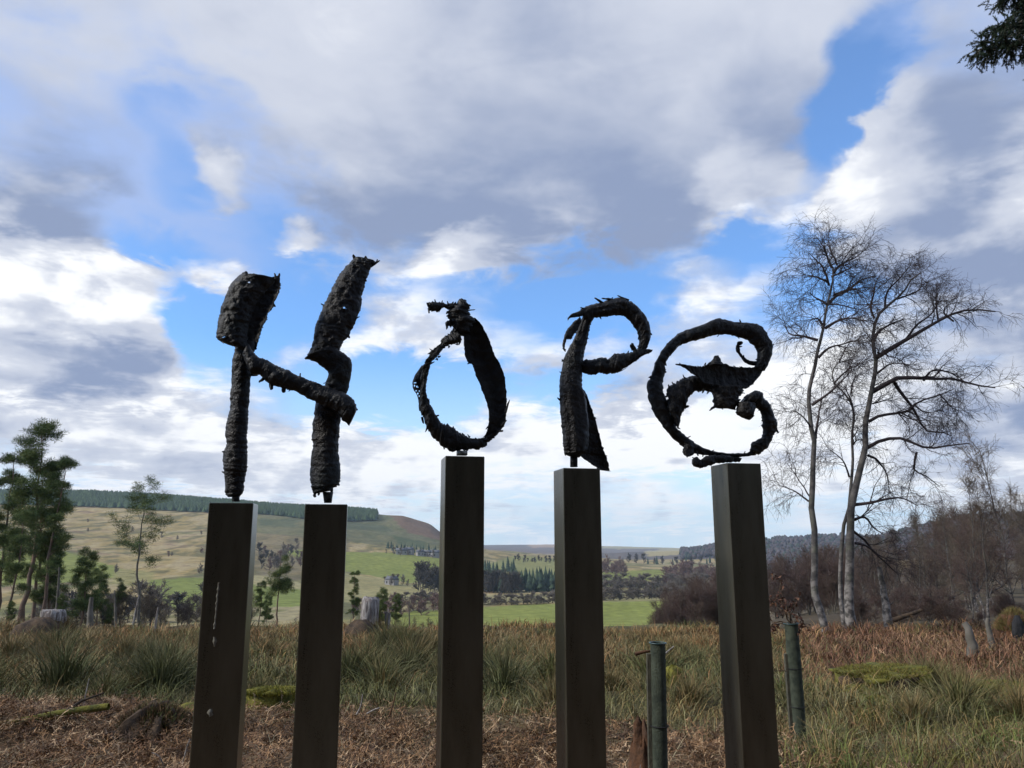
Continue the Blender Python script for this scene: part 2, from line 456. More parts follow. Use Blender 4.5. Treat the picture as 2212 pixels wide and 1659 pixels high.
_EDGE_A = np.array([-1.2, -0.5, -0.1, 0.15, 0.25, 0.36, 0.6, 1.2])
_EDGE_Y = np.array([24, 24, 22.5, 22.5, 25, 32, 40, 40.])
def ground(x, y):
    x = np.asarray(x, float); y = np.asarray(y, float)
    az = np.arctan2(x, y); r = np.hypot(x, y)
    azc = np.clip(az, -0.9, 0.9)
    A = np.tan(azc); Y = np.maximum(r * np.cos(azc), 0.05)
    ci = np.clip(np.interp(A, _colA, np.arange(len(_cols))), 0, len(_cols) - 1.001)
    c0 = ci.astype(int); cf = ci - c0
    di = np.clip(np.interp(np.log(Y), _ld, np.arange(len(_ld))), 0, len(_ld) - 1.001)
    d0 = di.astype(int); df = di - d0
    df = df * df * (3 - 2 * df) * 0.5 + df * 0.5
    s = (_tab[c0, d0] * (1 - cf) + _tab[c0 + 1, d0] * cf) * (1 - df) + (_tab[c0, d0 + 1] * (1 - cf) + _tab[c0 + 1, d0 + 1] * cf) * df
    zf = EYE + Y * s
    zf = zf + (fbm(x / 60, y / 60, 5) - 0.5) * 5.0 * sstep(100, 500, Y) + (fbm(x / 300, y / 300, 9) - 0.5) * 10 * sstep(500, 1500, Y) * sstep(7000, 2000, Y)
    zp = -0.055 * np.maximum(y, 0) + (fbm(x * 0.55, y * 0.55, 3) - 0.5) * 0.62 * sstep(1.5, 8, r)
    ye = np.interp(A, _EDGE_A, _EDGE_Y) + 7 * (fbm(x / 5.0, y / 30.0, 13, 3) - 0.5)
    w = sstep(0, 1, (Y - ye) / 34.0)
    z = zp * (1 - w) + zf * w
    b = sstep(0.95, 1.5, np.abs(az))
    zb = (fbm(x * 0.4, y * 0.4, 3) - 0.5) * 0.3 * sstep(1.5, 8, r) + np.maximum(r - 30, 0) * 0.02
    return z * (1 - b) + zb * b
def gz(x, y): return float(ground(np.array([x]), np.array([y]))[0])
def on_ground(px, Y):
    """ground point at distance Y in the vertical plane through photo column px"""
    A = (px - RW / 2) / FPX * cp_
    py = 1300.0
    for _ in range(6):
        u = (px - RW / 2) / FPX; v = (RH / 2 - py) / FPX
        A = u / (cp_ - v * sp_)
        z = gz(A * Y, Y)
        _, py = project(A * Y, Y, z)
    return Vector((A * Y, Y, z))

def inpoly(px, py, poly):
    n = len(poly); ins = np.zeros(px.shape, bool); j = n - 1
    for i in range(n):
        xi, yi = poly[i]; xj, yj = poly[j]
        c = ((yi > py) != (yj > py)) & (px < (xj - xi) * (py - yi) / (yj - yi + 1e-9) + xi)
        ins ^= c; j = i
    return ins
def build_terrain():
    azs = np.concatenate([np.radians(np.linspace(-180, -46, 36)), np.radians(np.linspace(-45, 45, 380)), np.radians(np.linspace(46, 180, 36))])
    rs = np.concatenate([np.geomspace(0.25, 300, 130)[:-1], np.linspace(300, 2000, 200)[:-1], np.geomspace(2000, 7200, 32)])
    AZ, R = np.meshgrid(azs, rs)
    X = R * np.sin(AZ); Y = R * np.cos(AZ)
    Z = ground(X, Y)
    V = np.stack([X, Y, Z], -1)
    nr, nc = X.shape
    i, j = np.meshgrid(np.arange(nr - 1), np.arange(nc - 1), indexing='ij')
    a = i * nc + j
    Q = np.stack([a, a + nc, a + nc + 1, a + 1], -1).reshape(-1, 4)
    V = V.reshape(-1, 3)
    x, y, z = V.T
    r = np.hypot(x, y)
    px, py = project(x, y, z)
    px = np.where(y > 1, px, -999)
    jx = (fbm(x / 25, y / 25, 21) - 0.5) * 14; jy = (fbm(x / 25, y / 25, 31) - 0.5) * 5
    qx, qy = px + jx, py + jy
    n1 = fbm(x / 110, y / 110, 41, 5); n2 = fbm(x / 30, y / 30, 51, 4); n3 = fbm(x / 9, y / 9, 61, 3)
    def lerp(a, b, f): return a + (np.asarray(b) - a) * f[:, None]
    col = np.tile(np.array([0.30, 0.225, 0.090]), (len(V), 1))           # tawny moor
    col = lerp(col, [0.36, 0.275, 0.13], sstep(0.5, 0.62, n2))
    col = lerp(col, [0.15, 0.155, 0.06], sstep(0.5, 0.66, n1) * 0.85)
    n4 = fbm(x / 16 + 3, y / 45, 77, 4)
    col = lerp(col, [0.11, 0.105, 0.05], sstep(0.52, 0.62, n4) * 0.75)
    col = lerp(col, [0.36, 0.29, 0.17], sstep(0.44, 0.36, n4) * 0.6)
    col = lerp(col, [0.17, 0.10, 0.065], sstep(0.57, 0.70, n3 * 0.5 + n2 * 0.5) * 0.7)
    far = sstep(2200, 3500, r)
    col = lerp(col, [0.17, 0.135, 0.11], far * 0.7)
    def paint(poly, c, amt=1.0, lo=90, hi=99999):
        m = inpoly(qx, qy, poly) & (r > lo) & (r < hi)
        cc = np.array(c) * (0.86 + 0.28 * n2[:, None])
        col[m] = col[m] * (1 - amt) + cc[m] * amt
    GREEN = (0.190, 0.210, 0.048); GREEN2 = (0.165, 0.192, 0.045); TAN = (0.33, 0.285, 0.14)
    # hillside east of the first pillar turns green and heathery
    paint([(545, 1075), (960, 1090), (960, 1190), (545, 1150)], (0.095, 0.105, 0.05), 0.75, 900, 2000)
    paint([(545, 1150), (760, 1165), (740, 1250), (545, 1260)], (0.14, 0.115, 0.065), 0.65, 500, 2000)
    paint([(815, 1090), (965, 1100), (965, 1170), (880, 1150)], (0.17, 0.095, 0.065), 0.75, 1000, 2200)
    paint([(850, 1158), (925, 1172), (920, 1184), (860, 1176)], (0.06, 0.085, 0.04), 0.7, 700, 2000)
    paint([(700, 1122), (830, 1135), (850, 1150), (720, 1140)], (0.065, 0.085, 0.045), 0.6, 900, 2000)
    paint([(560, 1120), (640, 1123), (640, 1140), (565, 1135)], (0.075, 0.095, 0.05), 0.6, 900, 2000)
    paint([(-200, 1195), (125, 1188), (190, 1205), (262, 1228), (250, 1246), (110, 1262), (-200, 1268)], GREEN, 0.95)
    paint([(250, 1225), (330, 1235), (330, 1262), (240, 1262)], (0.25, 0.225, 0.085), 0.8)
    paint([(320, 1252), (460, 1247), (560, 1262), (660, 1270), (650, 1310), (500, 1312), (390, 1318), (330, 1292)], GREEN2, 0.95)
    paint([(450, 1236), (560, 1243), (660, 1262), (660, 1275), (540, 1262), (450, 1246)], TAN, 0.9)
    paint([(615, 1190), (668, 1187), (668, 1214), (650, 1212)], GREEN, 0.9)
    paint([(735, 1193), (820, 1193), (965, 1206), (960, 1252), (880, 1259), (800, 1243), (735, 1232)], GREEN, 0.95)
    paint([(735, 1236), (800, 1245), (880, 1262), (960, 1256), (960, 1300), (860, 1310), (735, 1300)], (0.27, 0.24, 0.105), 0.8)
    paint([(850, 1325), (1000, 1314), (1210, 1303), (1430, 1296), (1560, 1298), (1560, 1420), (820, 1420)], GREEN, 0.97)
    paint([(960, 1286), (1560, 1280), (1560, 1296), (960, 1306)], (0.24, 0.215, 0.10), 0.8)
    paint([(1045, 1222), (1110, 1200), (1210, 1206), (1210, 1246), (1045, 1250)], (0.20, 0.20, 0.07), 0.9)
    paint([(1300, 1236), (1450, 1230), (1450, 1250), (1300, 1264)], GREEN, 0.9)
    paint([(1640, 1205), (1760, 1198), (1760, 1212), (1640, 1218)], (0.21, 0.20, 0.085), 0.8)
    # the far ridge: dark moor with pale tan patches, sunlight painted into the colour
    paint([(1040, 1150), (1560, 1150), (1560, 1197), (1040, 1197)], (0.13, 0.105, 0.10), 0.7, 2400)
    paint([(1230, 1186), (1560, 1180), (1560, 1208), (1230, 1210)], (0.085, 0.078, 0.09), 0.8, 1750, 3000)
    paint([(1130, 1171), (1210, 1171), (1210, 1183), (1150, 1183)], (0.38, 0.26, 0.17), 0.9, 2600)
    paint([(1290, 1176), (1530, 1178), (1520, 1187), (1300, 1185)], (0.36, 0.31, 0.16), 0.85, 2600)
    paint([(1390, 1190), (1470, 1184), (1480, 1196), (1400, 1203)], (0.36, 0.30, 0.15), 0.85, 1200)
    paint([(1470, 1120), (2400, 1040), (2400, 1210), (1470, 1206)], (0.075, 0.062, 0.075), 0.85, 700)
    # plateau under the sculpture
    pn = fbm(x * 0.9, y * 0.9, 71, 4)
    near = sstep(75, 40, r)
    nc_ = np.tile(np.array([0.085, 0.075, 0.036]), (len(V), 1))
    nc_ = nc_ + (np.array([0.14, 0.088, 0.05]) - nc_) * (sstep(11.5, 7.5, y + 5 * (pn - 0.5)))[:, None]
    nc_ = nc_ * (0.7 + 0.6 * pn[:, None])
    col = col * (1 - near[:, None]) + nc_ * near[:, None]
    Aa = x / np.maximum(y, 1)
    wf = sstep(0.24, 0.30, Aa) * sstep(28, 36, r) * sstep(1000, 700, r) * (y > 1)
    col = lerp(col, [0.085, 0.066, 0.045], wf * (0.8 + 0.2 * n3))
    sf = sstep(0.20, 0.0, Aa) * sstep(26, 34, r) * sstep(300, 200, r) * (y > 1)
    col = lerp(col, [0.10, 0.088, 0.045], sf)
    m = bpy.data.materials.new('land'); m.use_nodes = True
    t = NT(m.node_tree); b = m.node_tree.nodes['Principled BSDF']
    at_ = t.new('ShaderNodeAttribute', attribute_name='tint').outputs[0]
    c = t.new('ShaderNodeTexCoord').outputs['Object']
    na = t.noise(c, 0.16, 6.0, 0.65).outputs[0]
    nb = t.noise(c, 3.0, 6.0, 0.65).outputs[0]
    f = t.math('ADD', t.math('MULTIPLY', na, 1.7), t.math('MULTIPLY', nb, 0.5))
    f = t.math('ADD', f, -0.10)
    g = t.new('ShaderNodeCombineXYZ', ins={0: f, 1: f, 2: f}).outputs[0]
    t.l.new(t.mix(1.0, at_, g, 'MULTIPLY'), b.inputs['Base Color'])
    b.inputs['Roughness'].default_value = 0.95
    b.inputs['Specular IOR Level'].default_value = 0.1
    bp = t.new('ShaderNodeBump', ins={'Strength': 0.8, 'Distance': 0.06, 'Height': nb})
    t.l.new(bp.outputs[0], b.inputs['Normal'])
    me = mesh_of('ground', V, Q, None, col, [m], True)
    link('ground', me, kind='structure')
build_terrain()

# ================================================================== pillars and letters
PHI = math.radians(11.5)
U_ = Vector((math.cos(PHI), math.sin(PHI), 0)); N_ = Vector((math.sin(PHI), -math.cos(PHI), 0))   # along the row, towards the viewer
ROW0 = at(999, 985, 3.2); ROW0.z = 0
def row_at(px, py, off=0.0):
    """point of the row's upright plane, off metres in front of it"""
    r = Vector(ray(px, py)); e = Vector((0, 0, EYE))
    k = ((ROW0 + N_ * off - e).dot(N_)) / r.dot(N_)
    return e + r * k
PW = 0.160
def rounded_box(w, d, z0, z1, bev):
    bm = bmesh.new()
    bmesh.ops.create_cube(bm, size=1.0)
    for v in bm.verts:
        v.co = Vector((v.co.x * w, v.co.y * d, z0 if v.co.z < 0 else z1))
    bmesh.ops.bevel(bm, geom=list(bm.edges), offset=bev, segments=3, profile=0.6, affect='EDGES')
    return bm
PILLARS = [   # photo column of the middle of its top, row of its front top edge, label
    (506.5, 1086, 'dark bronze pillar with white streak under left leg of letter H'),
    (706.5, 1089, 'dark bronze pillar under right leg of letter H, second from left'),
    (999, 985, 'tall dark bronze pillar under letter O, middle of five'),
    (1245, 1011, 'dark bronze pillar under letter P, second from right'),
    (1588, 1000, 'dark bronze pillar under letter E, rightmost of the five'),
]
pil = []
for k, (px, py, lab) in enumerate(PILLARS):
    c = row_at(px, py)
    zt = row_at(px, py, PW / 2).z
    o = thing('plinth', lab, 'plinth', (c.x, c.y, gz(c.x, c.y)), (0, 0, PHI), 'bronze pillars carrying the letters')
    base = o.location.z
    bm = rounded_box(PW, PW, -0.35, zt - base, 0.005)
    me = bpy.data.meshes.new('shaft'); bm.to_mesh(me); bm.free(); me.materials.append(M_PILLAR)
    for p in me.polygons: p.use_smooth = False
    link('shaft', me, o)
    pil.append((o, zt))
def drop_mark(par, zt, pts, seed):
    """a thin dried splash on the front of a pillar: outline points measured on the photo"""
    rr = random.Random(seed); g = Geo()
    top = []; M = par.matrix_basis.inverted() if False else None
    P = []
    for (px, py, w) in pts:
        p = row_at(px, py, PW / 2 + 0.0012)
        d = p - par.location
        P.append((d.dot(U_), -PW / 2 - 0.0012, d.z, w * 0.0019 / 2))
    V = []; Q = []
    for i, (a, b, c, w) in enumerate(P):
        j1, j2 = rr.uniform(0.5, 1.3), rr.uniform(0.5, 1.3)
        V += [(a - w * j1, b, c), (a + w * j2, b, c), (a - w * j1, b + 0.002, c), (a + w * j2, b + 0.002, c)]
        if i:
            s = 4 * i
            Q += [(s - 4, s - 3, s + 1, s), (s - 4, s, s + 2, s - 2), (s - 3, s - 1, s + 3, s + 1)]
    g.add(V, Q)
    link('bird_lime', g.mesh('bird_lime', [M_DROP]), par)
zs = [(2212 / 2500) * q for q in (0,)]
def Zs(x, y): return (450 + x * 450 / 1106) * RW / 2500, (1200 + y * 450 / 1106) * RW / 2500
drop_mark(pil[0][0], pil[0][1], [(*Zs(207 - i * 1.35, 545 + i * 14), 3.0 if i % 3 else 5.0) for i in range(21)], 1)
drop_mark(pil[0][0], pil[0][1], [(*Zs(180, 872), 4), (*Zs(181, 884), 8), (*Zs(183, 900), 7), (*Zs(182, 915), 4), (*Zs(181, 932), 2)], 2)
drop_mark(pil[0][0], pil[0][1], [(*Zs(155, 1305), 3), (*Zs(154, 1315), 9), (*Zs(155, 1328), 12), (*Zs(155, 1340), 10), (*Zs(154, 1352), 3)], 3)

ZH = (480, 600, 500 / 1276); ZO = (980, 700, 340 / 1312); ZP = (1330, 690, 300 / 1037); ZE = (1550, 740, 380 / 1466)
def zpt(z, x, y): return (z[0] + x * z[2]) * RW / 2500, (z[1] + y * z[2]) * RW / 2500
def catmull(P, n):
    P = np.asarray(P, float); m = len(P)
    Pe = np.vstack([2 * P[0] - P[1], P, 2 * P[-1] - P[-2]])
    s = np.linspace(0, m - 1 - 1e-6, n); i = s.astype(int); f = (s - i)[:, None]
    a, b, c, d = Pe[i], Pe[i + 1], Pe[i + 2], Pe[i + 3]
    return 0.5 * ((2 * b) + (-a + c) * f + (2 * a - 5 * b + 4 * c - d) * f ** 2 + (-a + 3 * b - 3 * c + d) * f ** 3)
NOISE_SEED = [0]
def strip(letter, name, zoom, st, kind='tube', off=0.0, off2=None, k=0.7, curl=0.5, th=0.012, rag=0.10, amp=0.004, ring=0.0, holes=(), spikes=(), grain=0.0, flakes=0.12):
    """one cast-bark piece swept along stations that give its two edges; real depth from its section"""
    NOISE_SEED[0] += 1; sd = NOISE_SEED[0] * 7.31
    n0 = len(st)
    if off2 is None: off2 = off
    Ls = []; Rs = []
    for i, s_ in enumerate(st):
        o_ = off + (off2 - off) * i / (n0 - 1)
        if len(s_) > 4: o_ = s_[4]
        Ls.append(row_at(*zpt(zoom, s_[0], s_[1]), o_)); Rs.append(row_at(*zpt(zoom, s_[2], s_[3]), o_))
    Ls = np.array(Ls); Rs = np.array(Rs)
    mid = (Ls + Rs) / 2
    length = np.linalg.norm(np.diff(mid, axis=0), axis=1).sum()
    n = int(min(170, max(14, length / 0.0042)))
    L = catmull(Ls, n); R = catmull(Rs, n)
    wid = np.linalg.norm(R - L, axis=1).mean()
    Mh = int(np.clip(wid / 0.006, 9, 26))
    nv = np.array(N_)
    V = []; loops = []
    seg = length / n
    cum = np.arange(n) * seg
    for i in range(n):
        s = cum[i]
        jl = mn.noise((s * 38, sd, 0.3)) * 0.6 + mn.noise((s * 130, sd, 4.1)) * 0.55 + max(0, mn.noise((s * 70, sd, 9.0)) - 0.25) * 1.2
        jr = mn.noise((s * 38, sd, 20.3)) * 0.6 + mn.noise((s * 130, sd, 24.1)) * 0.55 + max(0, mn.noise((s * 70, sd, 29.0)) - 0.25) * 1.2
        jl -= 0.3; jr -= 0.3
        e = R[i] - L[i]; w = np.linalg.norm(e) + 1e-6; e = e / w
        ragm = (rag * 1.1 + 0.02) * min(w, 0.06)
        jl += 1.3 * max(0, mn.noise((s * 210, sd, 61.0)) - 0.15); jr += 1.3 * max(0, mn.noise((s * 210, sd, 67.0)) - 0.15)
        l = L[i] - e * (jl * ragm); r = R[i] + e * (jr * ragm)
        c = (l + r) / 2; h = max(np.linalg.norm(r - l) / 2, 0.0015)
        rg = ring * (0.7 * mn.noise((s * 90, sd, 50.0)) + 0.9 * mn.noise((s * 300, sd, 55.0))) if ring else 0.0
        if kind == 'tube':
            m = 2 * Mh
            for j in range(m):
                a = 2 * math.pi * j / m
                ca, sa = math.cos(a), math.sin(a)
                p = c + e * (h * ca) + nv * (k * min(h, 0.05) * sa)
                d = amp * (mn.noise((p[0] * 45 + sd, p[1] * 45, p[2] * 45)) + 0.6 * mn.noise((p[0] * 120 + sd, p[1] * 120, p[2] * 120)))
                if grain: d += grain * mn.noise((a * 5.0 + sd, s * 6, 3.0)) * 1.0
                d += rg * (0.4 + 0.6 * abs(sa))
                V.append(p + e * (d * ca * 0.5) + nv * (d * sa))
        else:
            m = 2 * Mh
            for j in range(m):
                if j < Mh: t = -1 + 2 * j / (Mh - 1); sg = 1
                else: t = 1 - 2 * (j - Mh) / (Mh - 1); sg = -1
                bow = curl * h * (math.sqrt(max(0, 1 - 0.92 * t * t)) - 0.5)
                p = c + e * (h * t) + nv * (bow + sg * th * 0.5 * (1 - 0.8 * abs(t) ** 5))
                d = amp * (mn.noise((p[0] * 45 + sd, p[1] * 45, p[2] * 45)) + 0.7 * mn.noise((p[0] * 110 + sd, p[1] * 110, p[2] * 110)))
                if grain: d += grain * mn.noise((t * 7.0 + sd, s * 6, 3.0))
                d += rg
                V.append(p + nv * d)
    m = 2 * Mh
    V = np.array(V)
    i, j = np.meshgrid(np.arange(n - 1), np.arange(m), indexing='ij')
    a = i * m + j; b = i * m + (j + 1) % m
    Q = np.stack([a, b, b + m, a + m], -1).reshape(-1, 4)
    if holes:
        cen = V[Q].mean(1); keep = np.ones(len(Q), bool)
        for (hx, hy, hr) in holes:
            hp = np.array(row_at(*zpt(zoom, hx, hy), off))
            dd = np.hypot((cen - hp) @ np.array(U_), (cen - hp)[:, 2])
            keep &= dd > hr
        Q = Q[keep]
    T = []
    for base in (0, (n - 1) * m):
        T += [(base, base + q, base + q + 1) if base else (base, base + q + 1, base + q) for q in range(1, m - 1)]
    g = Geo(); g.add(V, Q, T)
    auto = []
    ra = random.Random(int(sd * 100))
    for q in range(int(length / flakes)):
        i_ = ra.randrange(2, n - 2); side = ra.random() < 0.5
        E = L[i_] if side else R[i_]; O = R[i_] if side else L[i_]
        out = (E - O) / (np.linalg.norm(E - O) + 1e-6); tg = (L[min(i_ + 1, n - 1)] - L[i_ - 1]); tg = tg / (np.linalg.norm(tg) + 1e-6)
        dv = out * ra.uniform(0.3, 1.0) + tg * ra.uniform(-1, 1); dv /= np.linalg.norm(dv)
        ln_ = min(ra.uniform(0.006, 0.017), 0.3 * np.linalg.norm(E - O) + 0.004)
        auto.append((E - out * 0.006, E + dv * ln_, ra.uniform(0.003, 0.006)))
    for sp_i in list(spikes) + auto:
        if len(sp_i) == 3: pass
        else: (bx, by, tx, ty, w) = sp_i
        if len(sp_i) == 3: B, Tp, ww = sp_i; bx = B[0] * 90
        else:
            B = np.array(row_at(*zpt(zoom, bx, by), off)); Tp = np.array(row_at(*zpt(zoom, tx, ty), off + 0.008))
            ww = w * zoom[2] * RW / 2500 * 0.0019 / 2
        ax = Tp - B; al = np.linalg.norm(ax) + 1e-6; ax = ax / al
        e = np.cross(ax, nv); e = e / (np.linalg.norm(e) + 1e-6)
        rings = []; sv = []
        for q, f in enumerate((-0.25, 0.3, 0.6, 0.85, 1.0)):
            rad = ww * (1 - f * 0.55) * (0.75 + 0.5 * random.random()) if f < 1 else ww * 0.25
            for a_ in range(7):
                an = 2 * math.pi * a_ / 7
                sv.append(B + ax * al * f + e * rad * math.cos(an) + nv * rad * 0.7 * math.sin(an) + e * ww * 0.5 * mn.noise((f * 3, sd, bx)))
        sq = [(q * 7 + a_, q * 7 + (a_ + 1) % 7, q * 7 + 7 + (a_ + 1) % 7, q * 7 + 7 + a_) for q in range(4) for a_ in range(7)]
        stt = [(28, 28 + q, 28 + q + 1) for q in range(1, 6)]
        g.add(sv, sq, stt)
    V = None
    g.V = [v - np.array(letter.location) for v in g.V]
    me = g.mesh(name, [M_BRONZE], True)
    return link(name, me, letter)
def pin(letter, zoom, xa, xb, ya, yb, m, square=False, xa2=None, xb2=None):
    A = row_at(*zpt(zoom, (xa + xb) / 2, ya)); B = row_at(*zpt(zoom, (xa + xb) / 2, yb))
    half = lambda a, b, y: (row_at(*zpt(zoom, b, y)) - row_at(*zpt(zoom, a, y))).length / 2
    r1 = half(xa, xb, ya); r2 = half(xa2 or xa, xb2 or xb, yb)
    n = 4 if square else 16
    V = []; 
    zb = min(A.z, B.z)
    for (c, r) in ((A, r1), (B, r2)):
        for q in range(n):
            a = 2 * math.pi * (q + 0.5) / n + PHI
            s = r * (1.3 if square else 1.0)
            V.append(np.array(c) + np.array((math.cos(a) * s, math.sin(a) * s, 0)) - np.array(letter.location))
    Q = [(q, (q + 1) % n, n + (q + 1) % n, n + q) for q in range(n)]
    T = [(0, q + 1, q) for q in range(1, n - 1)] + [(n, n + q, n + q + 1) for q in range(1, n - 1)]
    g = Geo(); g.add(V, Q, T)
    link('mounting_pin', g.mesh('mounting_pin', [m], False), letter)
def letter(lab, i):
    o = pil[i][0]
    return thing('letter_sculpture', lab, 'sculpture', (o.location.x, o.location.y, pil[i][1]), (0, 0, 0), 'bark-like bronze letters')

# ---- H
LH = letter('rough dark bronze letter H with slanting crossbar standing on two pillars', 0)
strip(LH, 'stem', ZH, [(238, 600, 368, 600), (235, 660, 352, 690), (220, 720, 345, 760), (213, 850, 337, 830), (207, 950, 330, 950), (200, 1050, 323, 1050), (182, 1105, 322, 1110),
      (178, 1180, 316, 1180), (185, 1235, 318, 1240), (165, 1290, 318, 1290), (163, 1350, 316, 1360), (170, 1410, 311, 1420), (176, 1470, 300, 1460), (180, 1540, 290, 1540), (190, 1566, 268, 1563)],
      'tube', 0.0, k=0.75, rag=0.05, flakes=0.3, amp=0.003, ring=0.0022, spikes=[(175, 1290, 158, 1280, 18), (335, 800, 382, 805, 26)])
strip(LH, 'curled_leaf', ZH, [(262, 176, 500, 205), (205, 245, 435, 280), (162, 350, 368, 365), (135, 440, 338, 450), (122, 520, 318, 540), (130, 582, 322, 605), (225, 625, 335, 640)],
      'leaf', 0.03, 0.03, curl=0.55, th=0.014, rag=0.05, flakes=0.3, amp=0.005, holes=[(328, 235, 0.006), (173, 574, 0.005)],
      spikes=[(300, 185, 312, 160, 40), (350, 195, 358, 172, 26), (160, 585, 170, 608, 18), (455, 215, 462, 196, 14), (500, 240, 488, 170, 26), (505, 230, 520, 172, 26)])
strip(LH, 'folded_leaf', ZH, [(405, 215, 521, 185), (395, 275, 521, 262), (335, 360, 487, 372), (300, 450, 446, 440), (285, 540, 407, 540), (280, 620, 372, 650)],
      'leaf', -0.02, 0.0, curl=-0.6, th=0.014, rag=0.14, amp=0.004, spikes=[(470, 360, 492, 380, 20)])
strip(LH, 'crossbar', ZH, [(326, 612, 285, 680), (372, 680, 338, 800), (430, 706, 392, 806), (505, 750, 455, 862), (590, 785, 550, 888), (690, 832, 640, 922), (780, 862, 738, 975), (850, 892, 800, 1005), (930, 922, 880, 1045), (985, 965, 905, 1085), (1000, 1020, 955, 1112)],
      'tube', 0.05, 0.065, k=0.8, rag=0.06, flakes=0.2, amp=0.005, spikes=[(430, 815, 388, 852, 24), (470, 850, 462, 898, 36), (545, 880, 538, 916, 34), (980, 1000, 1004, 1024, 24), (940, 1090, 952, 1120, 22)])
strip(LH, 'stem', ZH, [(790, 880, 935, 915), (740, 985, 900, 1080), (728, 1080, 893, 1150), (717, 1190, 888, 1200), (722, 1250, 886, 1260), (712, 1330, 893, 1330), (706, 1440, 897, 1430), (711, 1480, 888, 1488), (720, 1530, 856, 1500), (728, 1545, 850, 1522)],
      'tube', 0.0, k=0.7, rag=0.05, flakes=0.3, amp=0.003, ring=0.0018, spikes=[(735, 1530, 738, 1568, 30), (760, 1530, 762, 1556, 22), (838, 1515, 846, 1552, 20), (780, 1010, 785, 1088, 12), (875, 1475, 888, 1496, 22)])
strip(LH, 'upper_leaf', ZH, [(985, 70, 1118, 98), (930, 122, 1088, 140), (880, 190, 1058, 220), (835, 275, 1036, 300), (790, 360, 1022, 390), (757, 450, 985, 490), (736, 510, 950, 560), (722, 590, 915, 600), (702, 650, 893, 658), (672, 706, 862, 694)],
      'leaf', 0.0, 0.03, curl=0.5, th=0.016, rag=0.09, flakes=0.2, amp=0.006, ring=0.002, holes=[(920, 403, 0.0065)],
      spikes=[(990, 90, 976, 54, 26), (1050, 85, 1056, 64, 30), (1095, 120, 1142, 92, 18), (1120, 102, 1128, 84, 14), (1045, 215, 1060, 222, 16), (1005, 380, 1026, 372, 34), (940, 545, 952, 576, 24)])
strip(LH, 'folded_leaf', ZH, [(668, 704, 845, 618), (740, 727, 900, 655), (815, 785, 962, 705), (812, 820, 968, 780), (797, 865, 950, 890), (785, 905, 932, 932)],
      'tube', 0.03, 0.0, k=0.6, rag=0.07, amp=0.005)
pin(LH, ZH, 220, 268, 1545, 1594, M_BRONZE)
pin(LH, ZH, 784, 852, 1535, 1602, M_BRONZE, xa2=790, xb2=838)
# ---- O
LO = letter('rough dark bronze letter O with ragged crest on top', 2)
strip(LO, 'right_leaf', ZO, [(545, 300, 690, 296), (570, 380, 745, 345), (585, 450, 790, 430), (583, 540, 830, 520), (592, 630, 858, 600), (618, 712, 890, 670), (665, 742, 930, 740), (702, 850, 962, 820), (746, 950, 980, 930), (790, 1060, 988, 1020), (814, 1160, 988, 1130), (820, 1230, 985, 1220), (812, 1310, 975, 1290), (790, 1390, 940, 1350), (765, 1418, 885, 1412)],
      'leaf', 0.02, 0.0, curl=-0.7, th=0.014, rag=0.03, flakes=0.5, amp=0.003, spikes=[(985, 1160, 1016, 1064, 26), (950, 1300, 992, 1256, 26), (910, 1360, 960, 1356, 30), (650, 715, 620, 728, 24)])
strip(LO, 'ring', ZO, [(810, 1400, 925, 1365), (770, 1416, 850, 1455), (690, 1424, 795, 1508), (600, 1402, 670, 1535), (530, 1362, 570, 1550), (470, 1312, 480, 1552), (400, 1287, 400, 1522), (350, 1236, 330, 1450), (300, 1150, 255, 1360), (262, 1070, 200, 1250), (238, 980, 168, 1100), (242, 880, 172, 980), (262, 800, 180, 850), (292, 720, 200, 745), (345, 650, 228, 680), (382, 600, 290, 600), (432, 560, 370, 500), (505, 545, 432, 442), (578, 512, 495, 388)],
      'tube', 0.0, 0.03, k=0.6, rag=0.20, amp=0.006, grain=0.006, spikes=[(350, 660, 370, 656, 26), (330, 680, 345, 692, 22), (450, 560, 445, 580, 24), (520, 540, 530, 552, 30), (590, 1400, 570, 1378, 18), (640, 1415, 620, 1392, 18), (320, 1225, 355, 1208, 24), (400, 1500, 404, 1534, 20), (195, 1240, 210, 1290, 26), (790, 1470, 800, 1500, 40)])
strip(LO, 'side_flap', ZO, [(186, 745, 215, 740), (125, 838, 205, 830), (97, 930, 200, 930), (128, 990, 190, 1000), (155, 1050, 200, 1060), (160, 1100, 210, 1110), (165, 1170, 215, 1180)],
      'leaf', -0.01, 0.0, curl=0.4, th=0.007, rag=0.08, amp=0.003, holes=[(128, 910, 0.004), (118, 935, 0.0035), (148, 945, 0.004), (140, 985, 0.004), (165, 985, 0.0035), (152, 1010, 0.004), (168, 1030, 0.0035)])
strip(LO, 'crest', ZO, [(548, 122, 608, 122), (500, 172, 640, 185), (440, 250, 634, 258), (450, 300, 690, 310), (495, 370, 660, 400), (520, 440, 600, 470)],
      'tube', 0.03, k=0.7, rag=0.22, amp=0.008, spikes=[(620, 225, 696, 214, 18), (650, 290, 694, 308, 26), (560, 140, 580, 116, 60), (450, 235, 420, 256, 24)])
strip(LO, 'crest_arm', ZO, [(560, 150, 520, 262), (490, 150, 440, 228), (430, 160, 390, 200), (388, 152, 352, 238), (322, 138, 310, 230), (270, 140, 268, 232), (234, 146, 250, 196)],
      'tube', 0.03, 0.06, k=0.5, rag=0.22, amp=0.006, spikes=[(320, 160, 316, 118, 22), (380, 165, 386, 128, 20), (440, 165, 432, 134, 18), (480, 160, 490, 140, 20), (345, 220, 330, 240, 24), (290, 215, 285, 236, 24)])
